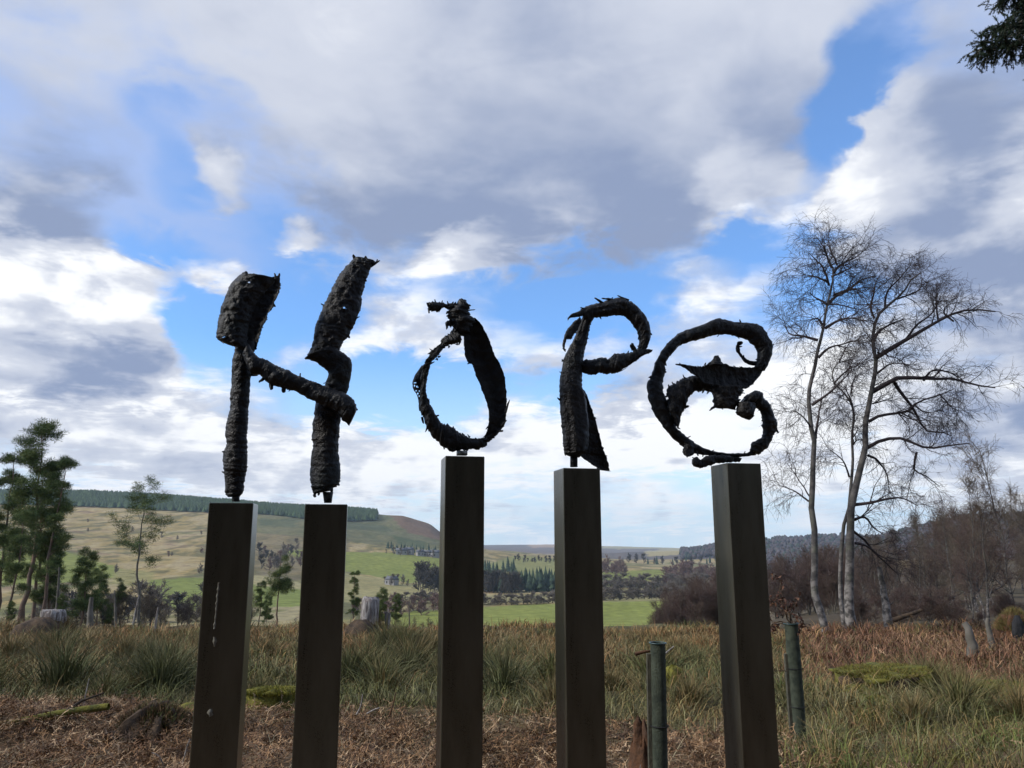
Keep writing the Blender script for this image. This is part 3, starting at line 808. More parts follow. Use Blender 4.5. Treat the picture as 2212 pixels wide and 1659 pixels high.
strip(LO, 'crest_hook', ZO, [(510, 300, 520, 380), (455, 302, 458, 376), (412, 336, 426, 400)], 'tube', 0.035, k=0.6, rag=0.2, amp=0.006, spikes=[(470, 365, 462, 386, 16), (430, 380, 424, 404, 20)])
pin(LO, ZO, 520, 620, 1548, 1588, M_PIN, square=True)
# ---- P
LP = letter('rough dark bronze letter P with long grained stem and splayed foot', 3)
strip(LP, 'stem', ZP, [(345, 225, 440, 250), (308, 310, 410, 310), (285, 370, 376, 370), (255, 450, 360, 450), (210, 540, 340, 540), (175, 610, 330, 610), (155, 660, 322, 680), (140, 740, 315, 760), (125, 820, 310, 880), (125, 950, 330, 950), (130, 1060, 345, 1040), (140, 1180, 365, 1150), (148, 1300, 372, 1280), (156, 1390, 362, 1400), (172, 1448, 322, 1452), (205, 1462, 295, 1476)],
      'tube', 0.01, k=0.75, rag=0.05, amp=0.003, grain=0.011, spikes=[(350, 460, 368, 475, 30), (170, 1430, 172, 1462, 16), (190, 1440, 186, 1458, 12), (152, 655, 145, 668, 20)])
strip(LP, 'foot_wing', ZP, [(298, 880, 316, 888), (308, 930, 352, 942), (318, 1000, 386, 1040), (335, 1080, 416, 1130), (345, 1180, 440, 1200), (330, 1300, 470, 1320), (305, 1400, 500, 1430), (295, 1465, 525, 1482), (390, 1530, 548, 1565), (462, 1580, 552, 1592)],
      'leaf', -0.03, -0.02, curl=-0.4, th=0.012, rag=0.10, amp=0.004, holes=[(332, 985, 0.003)], spikes=[(345, 950, 356, 972, 24), (445, 1570, 460, 1588, 16)])
strip(LP, 'bowl', ZP, [(300, 218, 332, 325), (380, 190, 420, 300), (470, 165, 500, 290), (560, 132, 592, 275), (640, 122, 660, 280), (720, 152, 722, 320), (792, 202, 762, 376), (850, 270, 790, 430), (885, 340, 798, 490), (900, 436, 795, 530), (885, 510, 785, 556), (860, 562, 770, 582)],
      'leaf', 0.02, 0.02, curl=0.7, th=0.014, rag=0.07, amp=0.004, grain=0.004, spikes=[(480, 165, 418, 128, 26), (560, 142, 480, 132, 26), (690, 142, 612, 108, 22), (560, 140, 576, 124, 18), (340, 225, 300, 210, 24), (885, 420, 904, 444, 24)])
strip(LP, 'arm', ZP, [(912, 562, 906, 582), (862, 560, 822, 622), (782, 562, 762, 672), (742, 586, 692, 716), (652, 590, 612, 760), (592, 602, 552, 770), (540, 635, 500, 770), (482, 625, 432, 776), (422, 645, 382, 776), (342, 650, 332, 766), (296, 660, 296, 742)],
      'tube', 0.03, 0.01, k=0.6, rag=0.11, amp=0.006, grain=0.006, spikes=[(760, 570, 735, 508, 40), (740, 560, 720, 522, 30), (755, 660, 776, 662, 12), (640, 745, 690, 720, 10), (800, 625, 812, 632, 16)])
strip(LP, 'side_leaf', ZP, [(296, 288, 308, 330), (232, 338, 276, 402), (186, 400, 228, 470), (162, 458, 186, 482), (148, 528, 170, 560), (164, 572, 178, 584)], 'leaf', 0.03, 0.05, curl=0.5, th=0.009, rag=0.12, amp=0.003, spikes=[(205, 460, 192, 480, 18), (225, 460, 218, 478, 16)])
strip(LP, 'side_leaf', ZP, [(345, 205, 335, 275), (282, 240, 272, 292), (225, 264, 216, 300), (193, 296, 194, 322)], 'leaf', 0.03, 0.05, curl=0.4, th=0.009, rag=0.08, amp=0.003, spikes=[(330, 220, 300, 210, 20)])
pin(LP, ZP, 215, 276, 1440, 1556, M_BRONZE)
# ---- E
LE = letter('rough dark bronze letter E curled like a rounded spiral', 4)
strip(LE, 'outer_curve', ZE, [(1225, 640, 1120, 602), (1285, 500, 1150, 535), (1298, 402, 1142, 442), (1255, 310, 1095, 382), (1182, 212, 1052, 340), (1090, 186, 950, 314), (960, 176, 860, 298), (850, 152, 770, 300), (768, 142, 690, 320), (680, 180, 600, 345), (560, 226, 500, 370), (432, 270, 420, 410), (352, 335, 350, 480), (282, 410, 310, 530), (226, 490, 285, 590), (182, 590, 285, 650), (150, 690, 268, 730), (110, 750, 266, 840), (115, 850, 290, 900), (150, 970, 330, 1000), (200, 1080, 380, 1100), (270, 1170, 410, 1190), (342, 1260, 462, 1232), (442, 1350, 552, 1302), (560, 1412, 642, 1362), (700, 1440, 742, 1392), (820, 1452, 862, 1410), (960, 1452, 962, 1411), (1060, 1442, 1060, 1405), (1140, 1432, 1095, 1385)],
      'tube', 0.0, 0.0, k=0.6, rag=0.09, amp=0.005, grain=0.006, spikes=[(1190, 240, 1202, 240, 20), (960, 310, 985, 338, 16), (280, 630, 292, 622, 20), (280, 540, 290, 548, 18), (140, 700, 150, 685, 20)])
strip(LE, 'hook', ZE, [(1178, 1432, 1085, 1384), (1222, 1392, 1102, 1318), (1272, 1320, 1152, 1288), (1302, 1250, 1195, 1258), (1340, 1195, 1205, 1190), (1330, 1120, 1200, 1110), (1306, 1040, 1186, 1040), (1266, 950, 1160, 1000), (1218, 888, 1120, 982), (1190, 838, 1100, 962), (1130, 824, 1040, 962), (1062, 860, 1000, 945), (1020, 920, 962, 985)],
      'tube', 0.0, 0.04, k=0.7, rag=0.07, amp=0.005, holes=[(1160, 1335, 0.006)], spikes=[(1330, 1200, 1356, 1222, 40), (1170, 1400, 1160, 1440, 10), (1180, 850, 1196, 868, 20)])
strip(LE, 'knob', ZE, [(975, 930, 1130, 948), (956, 1000, 1128, 1010), (970, 1050, 1118, 1068), (1030, 1086, 1088, 1100)], 'tube', 0.045, k=0.8, rag=0.08, amp=0.008, spikes=[(1100, 1050, 1126, 1064, 24)])
strip(LE, 'middle_leaf', ZE, [(1232, 568, 1182, 676), (1105, 603, 1135, 738), (990, 600, 1070, 800), (905, 594, 965, 812), (820, 562, 850, 802), (762, 548, 742, 790), (682, 570, 652, 762), (600, 595, 592, 702), (542, 590, 532, 662), (462, 575, 452, 602), (386, 570, 396, 582)],
      'leaf', 0.03, 0.06, curl=-0.5, th=0.013, rag=0.10, amp=0.005, spikes=[(1000, 610, 985, 596, 16), (660, 580, 668, 560, 20), (700, 575, 712, 552, 18), (600, 600, 584, 590, 16)])
strip(LE, 'leaf_tail', ZE, [(700, 790, 1040, 780), (735, 850, 1020, 850), (742, 910, 985, 888), (750, 962, 992, 918), (772, 990, 962, 968), (862, 992, 962, 1008)],
      'leaf', 0.035, 0.035, curl=0.4, th=0.012, rag=0.14, amp=0.005, spikes=[(760, 970, 700, 1012, 30), (970, 910, 998, 912, 24), (1010, 845, 1038, 850, 16), (820, 985, 826, 1002, 26), (650, 815, 636, 850, 30), (600, 820, 600, 840, 20), (690, 840, 676, 856, 16)], holes=[(628, 830, 0.003)])
strip(LE, 'leaf_bud', ZE, [(745, 496, 786, 494), (730, 528, 808, 530), (712, 556, 826, 568), (690, 585, 850, 590)], 'tube', 0.05, k=0.7, rag=0.16, amp=0.007, spikes=[(790, 530, 812, 526, 16), (720, 560, 690, 566, 22)])
strip(LE, 'inner_arm', ZE, [(760, 690, 780, 840), (640, 680, 650, 832), (522, 685, 562, 840), (450, 702, 512, 890), (392, 738, 482, 980), (322, 772, 466, 1012), (296, 832, 442, 1062), (300, 900, 432, 1130), (312, 1000, 412, 1188)],
      'leaf', 0.02, 0.02, curl=0.5, th=0.014, rag=0.13, amp=0.006, holes=[(388, 752, 0.0035), (304, 892, 0.0055), (368, 1130, 0.003)], spikes=[(480, 975, 512, 968, 30), (405, 1170, 428, 1188, 18), (360, 760, 348, 742, 22), (320, 790, 316, 766, 22)])
strip(LE, 'inner_spiral', ZE, [(1250, 590, 1200, 540), (1160, 602, 1150, 545), (1090, 586, 1080, 536), (1030, 550, 1040, 514), (985, 500, 1002, 474), (955, 450, 986, 430), (950, 408, 986, 404), (966, 368, 1004, 398), (998, 358, 1020, 374)],
      'tube', 0.0, -0.03, k=0.8, rag=0.14, amp=0.003, spikes=[(985, 410, 1012, 408, 18), (970, 440, 948, 420, 16)])
strip(LE, 'foot', ZE, [(542, 1470, 546, 1522), (580, 1442, 570, 1545), (612, 1470, 630, 1552), (690, 1432, 700, 1536), (800, 1430, 782, 1510), (900, 1438, 900, 1500), (1000, 1456, 980, 1498)], 'tube', 0.04, 0.0, k=0.8, rag=0.08, amp=0.006)
strip(LE, 'foot_tuft', ZE, [(470, 1320, 560, 1350), (440, 1370, 570, 1390), (448, 1418, 560, 1424), (486, 1450, 522, 1444)], 'leaf', 0.02, 0.03, curl=0.4, th=0.012, rag=0.15, amp=0.006, spikes=[(490, 1430, 492, 1456, 24), (580, 1400, 598, 1440, 26)])

# ================================================================== trees
def nrm(a): return a / (np.linalg.norm(a, axis=-1, keepdims=True) + 1e-9)
def tube_batch(g, P, R, S, C=None):
    n, K, _ = P.shape
    if n == 0: return
    T = nrm(np.gradient(P, axis=1))
    ref = nrm(rng.normal(size=(n, 1, 3)))
    a = nrm(np.cross(T, ref)); b = np.cross(T, a)
    ang = np.arange(S) * 2 * math.pi / S
    V = P[:, :, None, :] + R[:, :, None, None] * (np.cos(ang)[None, None, :, None] * a[:, :, None, :] + np.sin(ang)[None, None, :, None] * b[:, :, None, :])
    base = (np.arange(n) * K * S)[:, None, None]
    k, s = np.meshgrid(np.arange(K - 1), np.arange(S), indexing='ij')
    q0 = k * S + s; q1 = k * S + (s + 1) % S
    Q = np.stack([q0, q1, q1 + S, q0 + S], -1)[None] + base[..., None]
    g.add(V.reshape(-1, 3), Q.reshape(-1, 4), None, C)
def sprout(P, R, m, t0, t1, L, ang, K, bend=0.0, wob=0.25, r0=0.5, rmin=0.003, shrink=0.5, flat=0.0):
    n, Kp, _ = P.shape
    t = rng.uniform(t0, t1, (n, m))
    f = t * (Kp - 1); i = np.minimum(f.astype(int), Kp - 2); fr = (f - i)[..., None]
    ii = np.arange(n)[:, None]
    p = P[ii, i] * (1 - fr) + P[ii, i + 1] * fr
    tan = nrm(P[ii, i + 1] - P[ii, i])
    rad = R[ii, i] * (1 - fr[..., 0]) + R[ii, i + 1] * fr[..., 0]
    rnd = rng.normal(size=(n, m, 3)); rnd[..., 2] *= (1 - flat)
    perp = nrm(rnd - (rnd * tan).sum(-1, keepdims=True) * tan)
    A = np.radians(ang) * rng.uniform(0.65, 1.3, (n, m))[..., None]
    d = nrm(np.cos(A) * tan + np.sin(A) * perp)
    Lp = np.broadcast_to(np.asarray(L, float), (n,))[:, None]
    ln = Lp * rng.uniform(0.55, 1.2, (n, m)) * (1 - shrink * t)
    out = np.zeros((n * m, K, 3)); rr = np.zeros((n * m, K))
    p = p.reshape(-1, 3); d = d.reshape(-1, 3); ln = ln.reshape(-1); rad = rad.reshape(-1)
    rb = np.maximum(rad * r0, rmin)
    out[:, 0] = p; rr[:, 0] = rb
    cur = p.copy()
    for k in range(1, K):
        d = nrm(d + rng.normal(size=d.shape) * wob / math.sqrt(K) + np.array([0, 0, bend / K]))
        cur = cur + d * (ln / (K - 1))[:, None]
        out[:, k] = cur; rr[:, k] = np.maximum(rb * (1 - 0.75 * k / (K - 1)), rmin * 0.6)
    return out, rr
def trunk_line(H, r, K=12, lean=0.05, wob=0.02):
    z = np.linspace(0, H, K)
    x = np.cumsum(rng.normal(size=K)) * wob * H / K + rng.normal() * lean * z
    y = np.cumsum(rng.normal(size=K)) * wob * H / K + rng.normal() * lean * z
    x -= x[0]; y -= y[0]
    P = np.stack([x, y, z], -1)[None]
    R = (r * (1 - 0.88 * np.linspace(0, 1, K) ** 0.9))[None]; R[0, 0] *= 1.35
    return P, R
def tree_obj(name, label, cat, gt, gc, mt, mc, loc=(0, 0, 0), group=None, cname='crown'):
    o = thing(name, label, cat, loc, group=group)
    link('trunk', gt.mesh('trunk', [mt], True), o)
    if gc is not None: link(cname, gc.mesh(cname, [mc], False), o)
    return o
def bare_tree(H, r, n1, n2, n3, mt, mc, tw=0.006, crown0=0.25, ang=45, spread=0.36, droop=-0.3, stems=1, far=False):
    gt = Geo(); gc = Geo()
    for s in range(stems):
        P, R = trunk_line(H * (1 - 0.15 * s), r, 12, 0.05 + (0.10 if stems > 1 else 0), 0.10)
        tube_batch(gt, P, R, 7 if not far else 4)
        P1, R1 = sprout(P, R, n1, crown0, 0.99, H * spread, ang, 7, 0.5, 0.35, 0.5, tw * 1.5, 0.55)
        tube_batch(gt if not far else gc, P1, R1, 5 if not far else 3)
        P2, R2 = sprout(P1, R1, n2, 0.15, 1.0, H * spread * 0.45, 45, 4, 0.25, 0.5, 0.6, tw, 0.35)
        tube_batch(gc, P2, R2, 3)
        if n3:
            P3, R3 = sprout(P2, R2, n3, 0.1, 1.0, H * spread * 0.25, 45, 3, droop, 0.5, 0.7, tw * 0.8, 0.3)
            tube_batch(gc, P3, R3, 3)
    return gt, gc
def place(src, px, Y, top_py, H, first=False, rz=None, label=None, group=None, wide=1.0):
    b = on_ground(px, Y); top = at(px, top_py, Y).z
    s = (top - b.z) / H
    rz = rng.uniform(0, 6.28) if rz is None else rz
    sc_ = (s * wide, s * wide, s)
    if first:
        src.location = b; src.rotation_euler = (0, 0, rz); src.scale = sc_
        if label: src['label'] = label
        if group: src['group'] = group
        return src
    return copy_thing(src, b, rz, sc_, label, group)

# ---- the two tall bare birches and the slim one between them: limbs measured on the photo
ZA = (1850, 540, 650 / 1540); ZB = (1800, 1250, 700 / 2212)
def traced(zoom, pts, Y, K, wander=0.0, y0=None):
    P = np.array([at(*zpt(zoom, a, b), Y) for a, b in pts])
    s = np.concatenate([[0], np.cumsum(np.linalg.norm(np.diff(P, axis=0), axis=1))])
    C = catmull(P, 60)
    sl = np.concatenate([[0], np.cumsum(np.linalg.norm(np.diff(C, axis=0), axis=1))])
    t = np.linspace(0, sl[-1], K)
    Q = np.stack([np.interp(t, sl, C[:, q]) for q in range(3)], -1)
    if wander:
        sgn = rng.choice([-1, 1]) * rng.uniform(0.4, 1.0)
        Q[:, 1] += sgn * wander * np.linspace(0, 1, K) ** 0.8 * sl[-1] + np.cumsum(rng.normal(size=K)) * 0.03
    return Q, sl[-1]
def big_birch(label, Y, trunk_pts, base_pts, limbs, r0, twig_len, dens):
    T1, l1 = traced(ZB, base_pts, Y, 10); T2, l2 = traced(ZA, trunk_pts, Y, 22)
    P = np.concatenate([T1[::-1] if T1[0, 2] > T1[-1, 2] else T1, T2 if T2[0, 2] < T2[-1, 2] else T2[::-1]])
    base = Vector(P[0]); base.z = min(gz(base.x, base.y), P[0, 2])
    P[0, 2] = base.z - 0.1
    K = len(P); hfrac = np.linspace(0, 1, K)
    R = (r0 * (1 - 0.9 * hfrac ** 1.1) + 0.008)[None]; R[0, 0] *= 1.5; R[0, 1] *= 1.15
    gt = Geo(); gc = Geo(); off = np.array(base)
    tube_batch(gt, P[None] - off, R, 10)
    LP_, LR_ = [], []
    for (z, pts, r) in limbs:
        Q, l = traced(z, pts, Y, 10, wander=0.45)
        LP_.append(Q - off); LR_.append(np.linspace(r, r * 0.25, 10))
    LP_ = np.array(LP_); LR_ = np.array(LR_)
    tube_batch(gc, LP_, LR_, 6)
    top = (P[None, int(K * 0.55):] - off, R[:, int(K * 0.55):])
    # short side branches, then drooping fine twigs
    B1, BR1 = sprout(LP_, LR_, 9, 0.2, 1.0, twig_len * 1.5, 50, 5, 0.3, 0.5, 0.5, 0.009, 0.3)
    Bt, BRt = sprout(*top, int(dens * 1.0), 0.15, 1.0, twig_len * 1.3, 50, 5, 0.4, 0.5, 0.3, 0.009, 0.2)
    tube_batch(gc, B1, BR1, 3); tube_batch(gc, Bt, BRt, 3)
    A1 = np.concatenate([B1, Bt]); AR = np.concatenate([BR1, BRt])
    C1, CR = sprout(A1, AR, 5, 0.1, 1.0, twig_len * 0.8, 45, 4, -0.5, 0.6, 0.6, 0.0062, 0.2)
    tube_batch(gc, C1, CR, 3)
    E1, ER = sprout(C1, CR, 6, 0.2, 1.0, twig_len * 0.5, 45, 3, -0.9, 0.5, 0.6, 0.0042, 0.2)
    tube_batch(gc, E1, ER, 3)
    return tree_obj('birch_tree', label, 'tree', gt, gc, M_BIRCH, M_TWIG, base, group='tall bare birches behind the letter E')
ZAl = lambda pts, r: (ZA, pts, r)
big_birch('tallest bare birch with narrow crown, left of the pair behind letter E', 24.0,
    [(310, 1659), (318, 1500), (320, 1380), (328, 1270), (305, 1180), (300, 1080), (292, 1010), (310, 920), (335, 820), (350, 720), (370, 670), (385, 580), (400, 490), (425, 390), (440, 300), (430, 260), (400, 200), (385, 140)],
    [(715, 1060), (690, 960), (660, 830), (620, 700), (592, 600), (598, 400), (595, 250), (596, 140)],
    [ZAl(p, r) for p, r in [([(440, 300), (470, 260), (530, 220), (590, 190), (640, 150)], .05), ([(310, 1065), (380, 1010), (440, 945), (490, 890)], .05), ([(335, 1255), (350, 1200), (380, 1090), (410, 1010)], .05),
     ([(350, 790), (400, 740), (480, 720), (560, 700)], .045), ([(345, 690), (280, 660), (210, 640), (185, 590)], .05), ([(390, 620), (440, 590), (500, 575), (580, 600)], .05), ([(415, 470), (460, 430), (540, 400), (600, 430)], .05),
     ([(440, 430), (560, 370), (640, 310), (740, 270)], .05), ([(412, 370), (370, 310), (330, 260), (262, 210)], .045), ([(402, 350), (320, 330), (250, 340)], .04), ([(430, 270), (400, 200), (370, 130), (345, 95)], .04),
     ([(460, 250), (450, 190), (430, 110)], .035), ([(395, 480), (340, 430), (310, 400)], .04), ([(380, 600), (330, 570), (280, 590)], .04), ([(300, 1190), (250, 1140), (180, 1100)], .03), ([(298, 1620), (230, 1560), (140, 1520)], .03),
     ([(298, 1590), (240, 1480), (190, 1390)], .025), ([(430, 320), (480, 300), (560, 260)], .035), ([(400, 480), (470, 500), (560, 540)], .035)]],
    0.110, 0.9, 26)
big_birch('broad bare birch with long right-hand limbs, right of the pair', 25.0,
    [(540, 1659), (575, 1500), (600, 1400), (625, 1290), (620, 1190), (640, 1080), (660, 970), (680, 870), (683, 790), (665, 710), (675, 600), (690, 550), (740, 500), (800, 450), (850, 400), (885, 340), (940, 300)],
    [(895, 960), (880, 850), (862, 750), (862, 600), (868, 400), (870, 250), (872, 150)],
    [ZAl(p, r) for p, r in [([(683, 790), (760, 740), (860, 680), (960, 620), (1050, 580), (1130, 580), (1210, 600)], .08), ([(665, 700), (700, 640), (780, 590), (870, 555)], .06), ([(675, 560), (668, 480), (700, 400), (720, 330), (765, 265)], .045),
     ([(665, 985), (720, 950), (780, 920), (860, 925), (960, 935), (1060, 940), (1150, 980), (1240, 1005)], .085), ([(640, 1160), (690, 1130), (780, 1120), (830, 1110), (880, 1060), (950, 1040), (1050, 1000)], .06),
     ([(790, 935), (860, 990), (940, 1050), (1010, 1130), (1080, 1190), (1180, 1190), (1260, 1210)], .06), ([(635, 1310), (690, 1275), (780, 1265), (860, 1310), (920, 1330), (1000, 1320), (1100, 1310)], .06), ([(635, 1355), (700, 1380), (760, 1450), (790, 1520)], .045),
     ([(920, 1335), (920, 1430), (980, 1460), (1040, 1490), (1100, 1530)], .04), ([(560, 1640), (640, 1630), (720, 1610), (800, 1605), (880, 1650)], .055), ([(960, 920), (1020, 860), (1110, 860), (1210, 900)], .045), ([(860, 680), (900, 610), (960, 560), (990, 470)], .045),
     ([(1040, 580), (1040, 500), (1050, 420), (1058, 345)], .035), ([(1130, 580), (1100, 520), (1130, 470), (1205, 440)], .035), ([(830, 1110), (900, 1160), (935, 1190)], .03), ([(690, 760), (780, 765), (860, 790)], .035), ([(690, 880), (760, 830), (850, 850)], .04),
     ([(640, 1060), (720, 1040), (800, 1010)], .035), ([(800, 450), (880, 420), (960, 380), (1000, 300)], .04), ([(740, 500), (730, 420), (790, 350), (830, 290)], .04), ([(1050, 1000), (1130, 1060), (1220, 1100)], .03), ([(900, 1060), (980, 1100), (1090, 1090)], .03)]]
    + [(ZB, [(895, 150), (1000, 220), (1100, 320), (1200, 400), (1300, 490)], .05), (ZB, [(905, 240), (1000, 260), (1100, 330), (1200, 380)], .045), (ZB, [(900, 60), (1000, 40), (1080, 120), (1160, 170)], .05)],
    0.145, 0.82, 22)
big_birch('slim bare birch stem standing close beside the broad birch', 25.6,
    [(528, 1659), (540, 1520), (550, 1380), (545, 1250), (555, 1100), (505, 1000), (445, 940), (430, 880), (465, 820), (550, 800)],
    [(835, 880), (802, 720), (795, 600), (797, 400), (812, 200), (822, 100)],
    [ZAl(p, r) for p, r in [([(555, 1110), (540, 1060), (490, 970)], .04), ([(545, 1290), (530, 1210), (525, 1150)], .035), ([(530, 1480), (480, 1400), (400, 1340), (360, 1330)], .035), ([(440, 940), (480, 890), (540, 850), (590, 860)], .035), ([(540, 1000), (560, 930), (600, 880)], .03),
     ([(545, 1300), (590, 1260), (640, 1270)], .03), ([(500, 1000), (470, 1020), (430, 1080)], .025), ([(470, 820), (490, 760), (530, 690)], .025)]],
    0.062, 0.8, 16)

# ---- woodland on the right: bare trees with a purple-brown haze of twigs
GW = 'bare woodland trees on the right'
def skyline(px): return np.interp(px, [1380, 1410, 1450, 1500, 1560, 1640, 1700, 1760, 1830, 1900, 2000, 2100, 2160, 2260], [1345, 1318, 1290, 1262, 1250, 1235, 1215, 1195, 1182, 1172, 1138, 1112, 1100, 1092])
protos = []
for k in range(4):
    gt, gc = bare_tree(10, 0.12, 22, 9, 7, None, None, 0.013, 0.12, 42, 0.34, -0.35)
    protos.append(tree_obj('woodland_birch', 'bare grey birch with brown twigs in the wood on the right', 'tree', gt, gc, M_BIRCH, M_TWIG_GREY if k % 2 else M_TWIG_RED, group=GW))
reds = []
for k in range(3):
    gt, gc = bare_tree(6, 0.05, 13, 9, 6, None, None, 0.013, 0.05, 38, 0.40, 0.1, stems=4)
    reds.append(tree_obj('bare_thicket_tree', 'bushy bare tree with red-brown twigs in the wood edge', 'tree', gt, gc, M_GREYBARK, M_TWIG_RED, group='red-brown bushy trees'))
firstp = [True] * 4; firstr = [True] * 3
named = [   # trees that stand out of the wood: column, distance, top
    (2105, 29, 1120, 'leaning pale birch at the right edge of the wood'), (2127, 31, 1062, 'left of two close pale birch stems near right edge'), (2135, 31.5, 1020, 'right of two close pale birch stems near right edge'),
    (2200, 34, 962, 'tall bare tree with upright branches at the right border'), (2060, 38, 1104, 'thin brown bare tree rising above the wood skyline'), (1988, 44, 1140, 'bare tree below the dangling limbs of broad birch')]
for k, (px, Y, tp, lab) in enumerate(named):
    q = k % 4
    place(protos[q], px, Y, tp, 10, first=firstp[q], label=lab, group=GW, wide=0.75); firstp[q] = False
WL = 'bare grey-brown tree deep in the wood on the right'
for k in range(92):
    Y = rng.uniform(36, 105); px = rng.uniform(1690, 2290)
    if Y < 50: px = rng.uniform(1840, 2290)
    q = rng.integers(4)
    place(protos[q], px, Y, skyline(px) + rng.uniform(-14, 40) + (rng.uniform(0, 60) if rng.random() < 0.35 else 0), 10, label=('bare grey-brown tree %s of the wood, %s' % ('at the front' if Y < 55 else 'in the middle' if Y < 80 else 'far back', 'behind the two tall birches' if px < 1880 else 'right of the broad birch' if px < 2060 else 'near the right border')), group='woodland mass on the right')
for k in range(96):
    q = rng.integers(3)
    if k < 34: px, Y = rng.uniform(1405, 1600), rng.uniform(42, 60); lab = 'low red-brown thicket tree left of the rightmost pillar'; gp = 'red-brown thicket beside the green field'
    elif k < 68: px, Y = rng.uniform(1600, 1900), rng.uniform(45, 80); lab = 'red-brown bushy tree behind the two tall birches'; gp = 'red-brown trees behind the birches'
    else: px, Y = rng.uniform(1850, 2280), rng.uniform(27, 36); lab = 'brown undergrowth bush at the foot of the wood'; gp = 'undergrowth of the wood'
    tp = skyline(px) + rng.uniform(0, 30) if k < 68 else rng.uniform(1265, 1325)
    lab += ', %s row' % ('front' if Y < 33 or 42 <= Y < 50 else 'rear')
    place(reds[q], px, Y, tp, 6, first=firstr[q], label=lab, group=gp, wide=1.0 if k < 68 else 1.5); firstr[q] = False

# ---- Scots pines on the left
def needles(g, cen, nper, rad, ln, wd, cols, flat=0.55):
    n = len(cen)
    d = nrm(rng.normal(size=(n, nper, 3)) + np.array([0, 0, 0.35]))
    off = d * (rad * rng.uniform(0.25, 1.0, (n, nper, 1))); off[..., 2] *= flat
    p = cen[:, None, :] + off
    q = nrm(d + rng.normal(size=d.shape) * 0.5 + np.array([0, 0, 0.3]))
    s = nrm(np.cross(q, rng.normal(size=q.shape)))
    L = ln * rng.uniform(0.6, 1.3, (n, nper, 1))
    V = np.stack([p - s * wd / 2, p + s * wd / 2, p + q * L], 2).reshape(-1, 3)
    T = np.arange(n * nper * 3).reshape(-1, 3)
    ci = np.asarray(cols)[rng.integers(len(cols), size=n)]
    ci = ci[:, None, :] * rng.uniform(0.7, 1.35, (n, nper, 1))
    C = np.repeat(ci[:, :, None, :], 3, 2).reshape(-1, 3)
    g.add(V, None, T, C)
PINE_C = [(0.085, 0.125, 0.042), (0.12, 0.155, 0.052), (0.055, 0.085, 0.036), (0.15, 0.175, 0.06)]
def pine(H, r, crown0, n1, n2, L, clump=0.42, nper=70, mt=None, dead=0):
    gt = Geo(); gc = Geo()
    P, R = trunk_line(H, r, 14, 0.03, 0.10)
    tube_batch(gt, P, R, 9)
    P1, R1 = sprout(P, R, n1, crown0, 0.99, L, 70, 6, 0.5, 0.4, 0.32, 0.012, 0.45)
    tube_batch(gt, P1, R1, 5)
    if dead:
        Pd, Rd = sprout(P, R, dead, 0.1, crown0, L * 0.5, 80, 4, -0.2, 0.4, 0.2, 0.01, 0.2)
        tube_batch(gt, Pd, Rd, 4)
    P2, R2 = sprout(P1, R1, n2, 0.35, 1.0, L * 0.45, 50, 4, 0.6, 0.4, 0.5, 0.008, 0.2)
    tube_batch(gt, P2, R2, 3)
    cen = np.concatenate([P2[:, -1], P2[:, 2], P1[:, -1], P[:, -1]])
    needles(gc, cen, nper, clump, 0.21, 0.030, PINE_C)
    return gt, gc
pines = {}
def mkpine(key, *a, mt=M_PINEBARK, **k):
    gt, gc = pine(*a, **k)
    pines[key] = [tree_obj('pine_tree', 'pine', 'tree', gt, gc, mt, M_TINT), a[0], True]
mkpine('full', 12, 0.17, 0.30, 30, 8, 1.9, clump=0.38, nper=56)
mkpine('tall', 12, 0.15, 0.26, 30, 7, 1.35, clump=0.36, nper=56, dead=6)
mkpine('lone', 12, 0.12, 0.42, 17, 7, 2.4, clump=0.40, nper=45, dead=14, mt=M_GREYBARK)
mkpine('young', 7, 0.09, 0.10, 34, 6, 1.4, clump=0.34, nper=54)
mkpine('crook', 8, 0.13, 0.48, 20, 8, 1.9, clump=0.36, nper=50, dead=6)
PINES = [('full', 45, 33, 934, 'large Scots pine at the left border with broken rounded crown'), ('tall', 92, 33, 994, 'narrow tall Scots pine second from the left border'),
    ('tall', -12, 36, 985, 'pine half cut off by the left border'), ('lone', 300, 30, 1066, 'lone thin pine with sparse tufts in front of the tawny hillside'),
    ('young', 172, 31, 1192, 'young dark pine right of the tall left pines'), ('young', 208, 33, 1228, 'thin young pine leaning right beside dark young pine'), ('crook', 252, 34, 1258, 'small flat-topped pine left of the lone pine'),
    ('crook', 598, 29, 1214, 'crooked pine with leaning flat crown between the H pillars'), ('full', 556, 30, 1262, 'dark low pine touching the leftmost pillar'),
    ('tall', 762, 30, 1236, 'dark pine partly hidden by the second pillar'), ('young', 822, 31, 1274, 'small young pine between pale dead trunks'), ('young', 856, 32, 1286, 'rightmost small young pine beside the green field'),
    ('young', 20, 28, 1300, 'low dark pine bush under the large left pine'), ('young', 130, 29, 1285, 'low green pine bush behind the pale stump'), ('young', 235, 31, 1306, 'dark low pine bush below the flat-topped pine'),
    ('full', -190, 34, 960, 'broad pine standing left of the frame edge'), ('tall', -330, 31, 1010, 'narrow pine far left outside the view'), ('tall', 66, 37, 1010, 'dense pine between the two tall left pines, slightly behind'), ('full', 10, 30, 1120, 'dark pine filling the lower left edge'), ('young', 100, 34, 1170, 'bushy young pine at the foot of the narrow tall pine'), ('young', 575, 33, 1290, 'low dark pine bush between the H pillars'), ('young', 448, 36, 1300, 'dark bushy pine hidden left of the leftmost pillar')]
for (key, px, Y, tp, lab) in PINES:
    src, H, first = pines[key]
    place(src, px, Y, tp, H, first=first, label=lab, group='pines on the left of the slope', wide=1.25 if key == 'lone' else 1.0); pines[key][2] = False

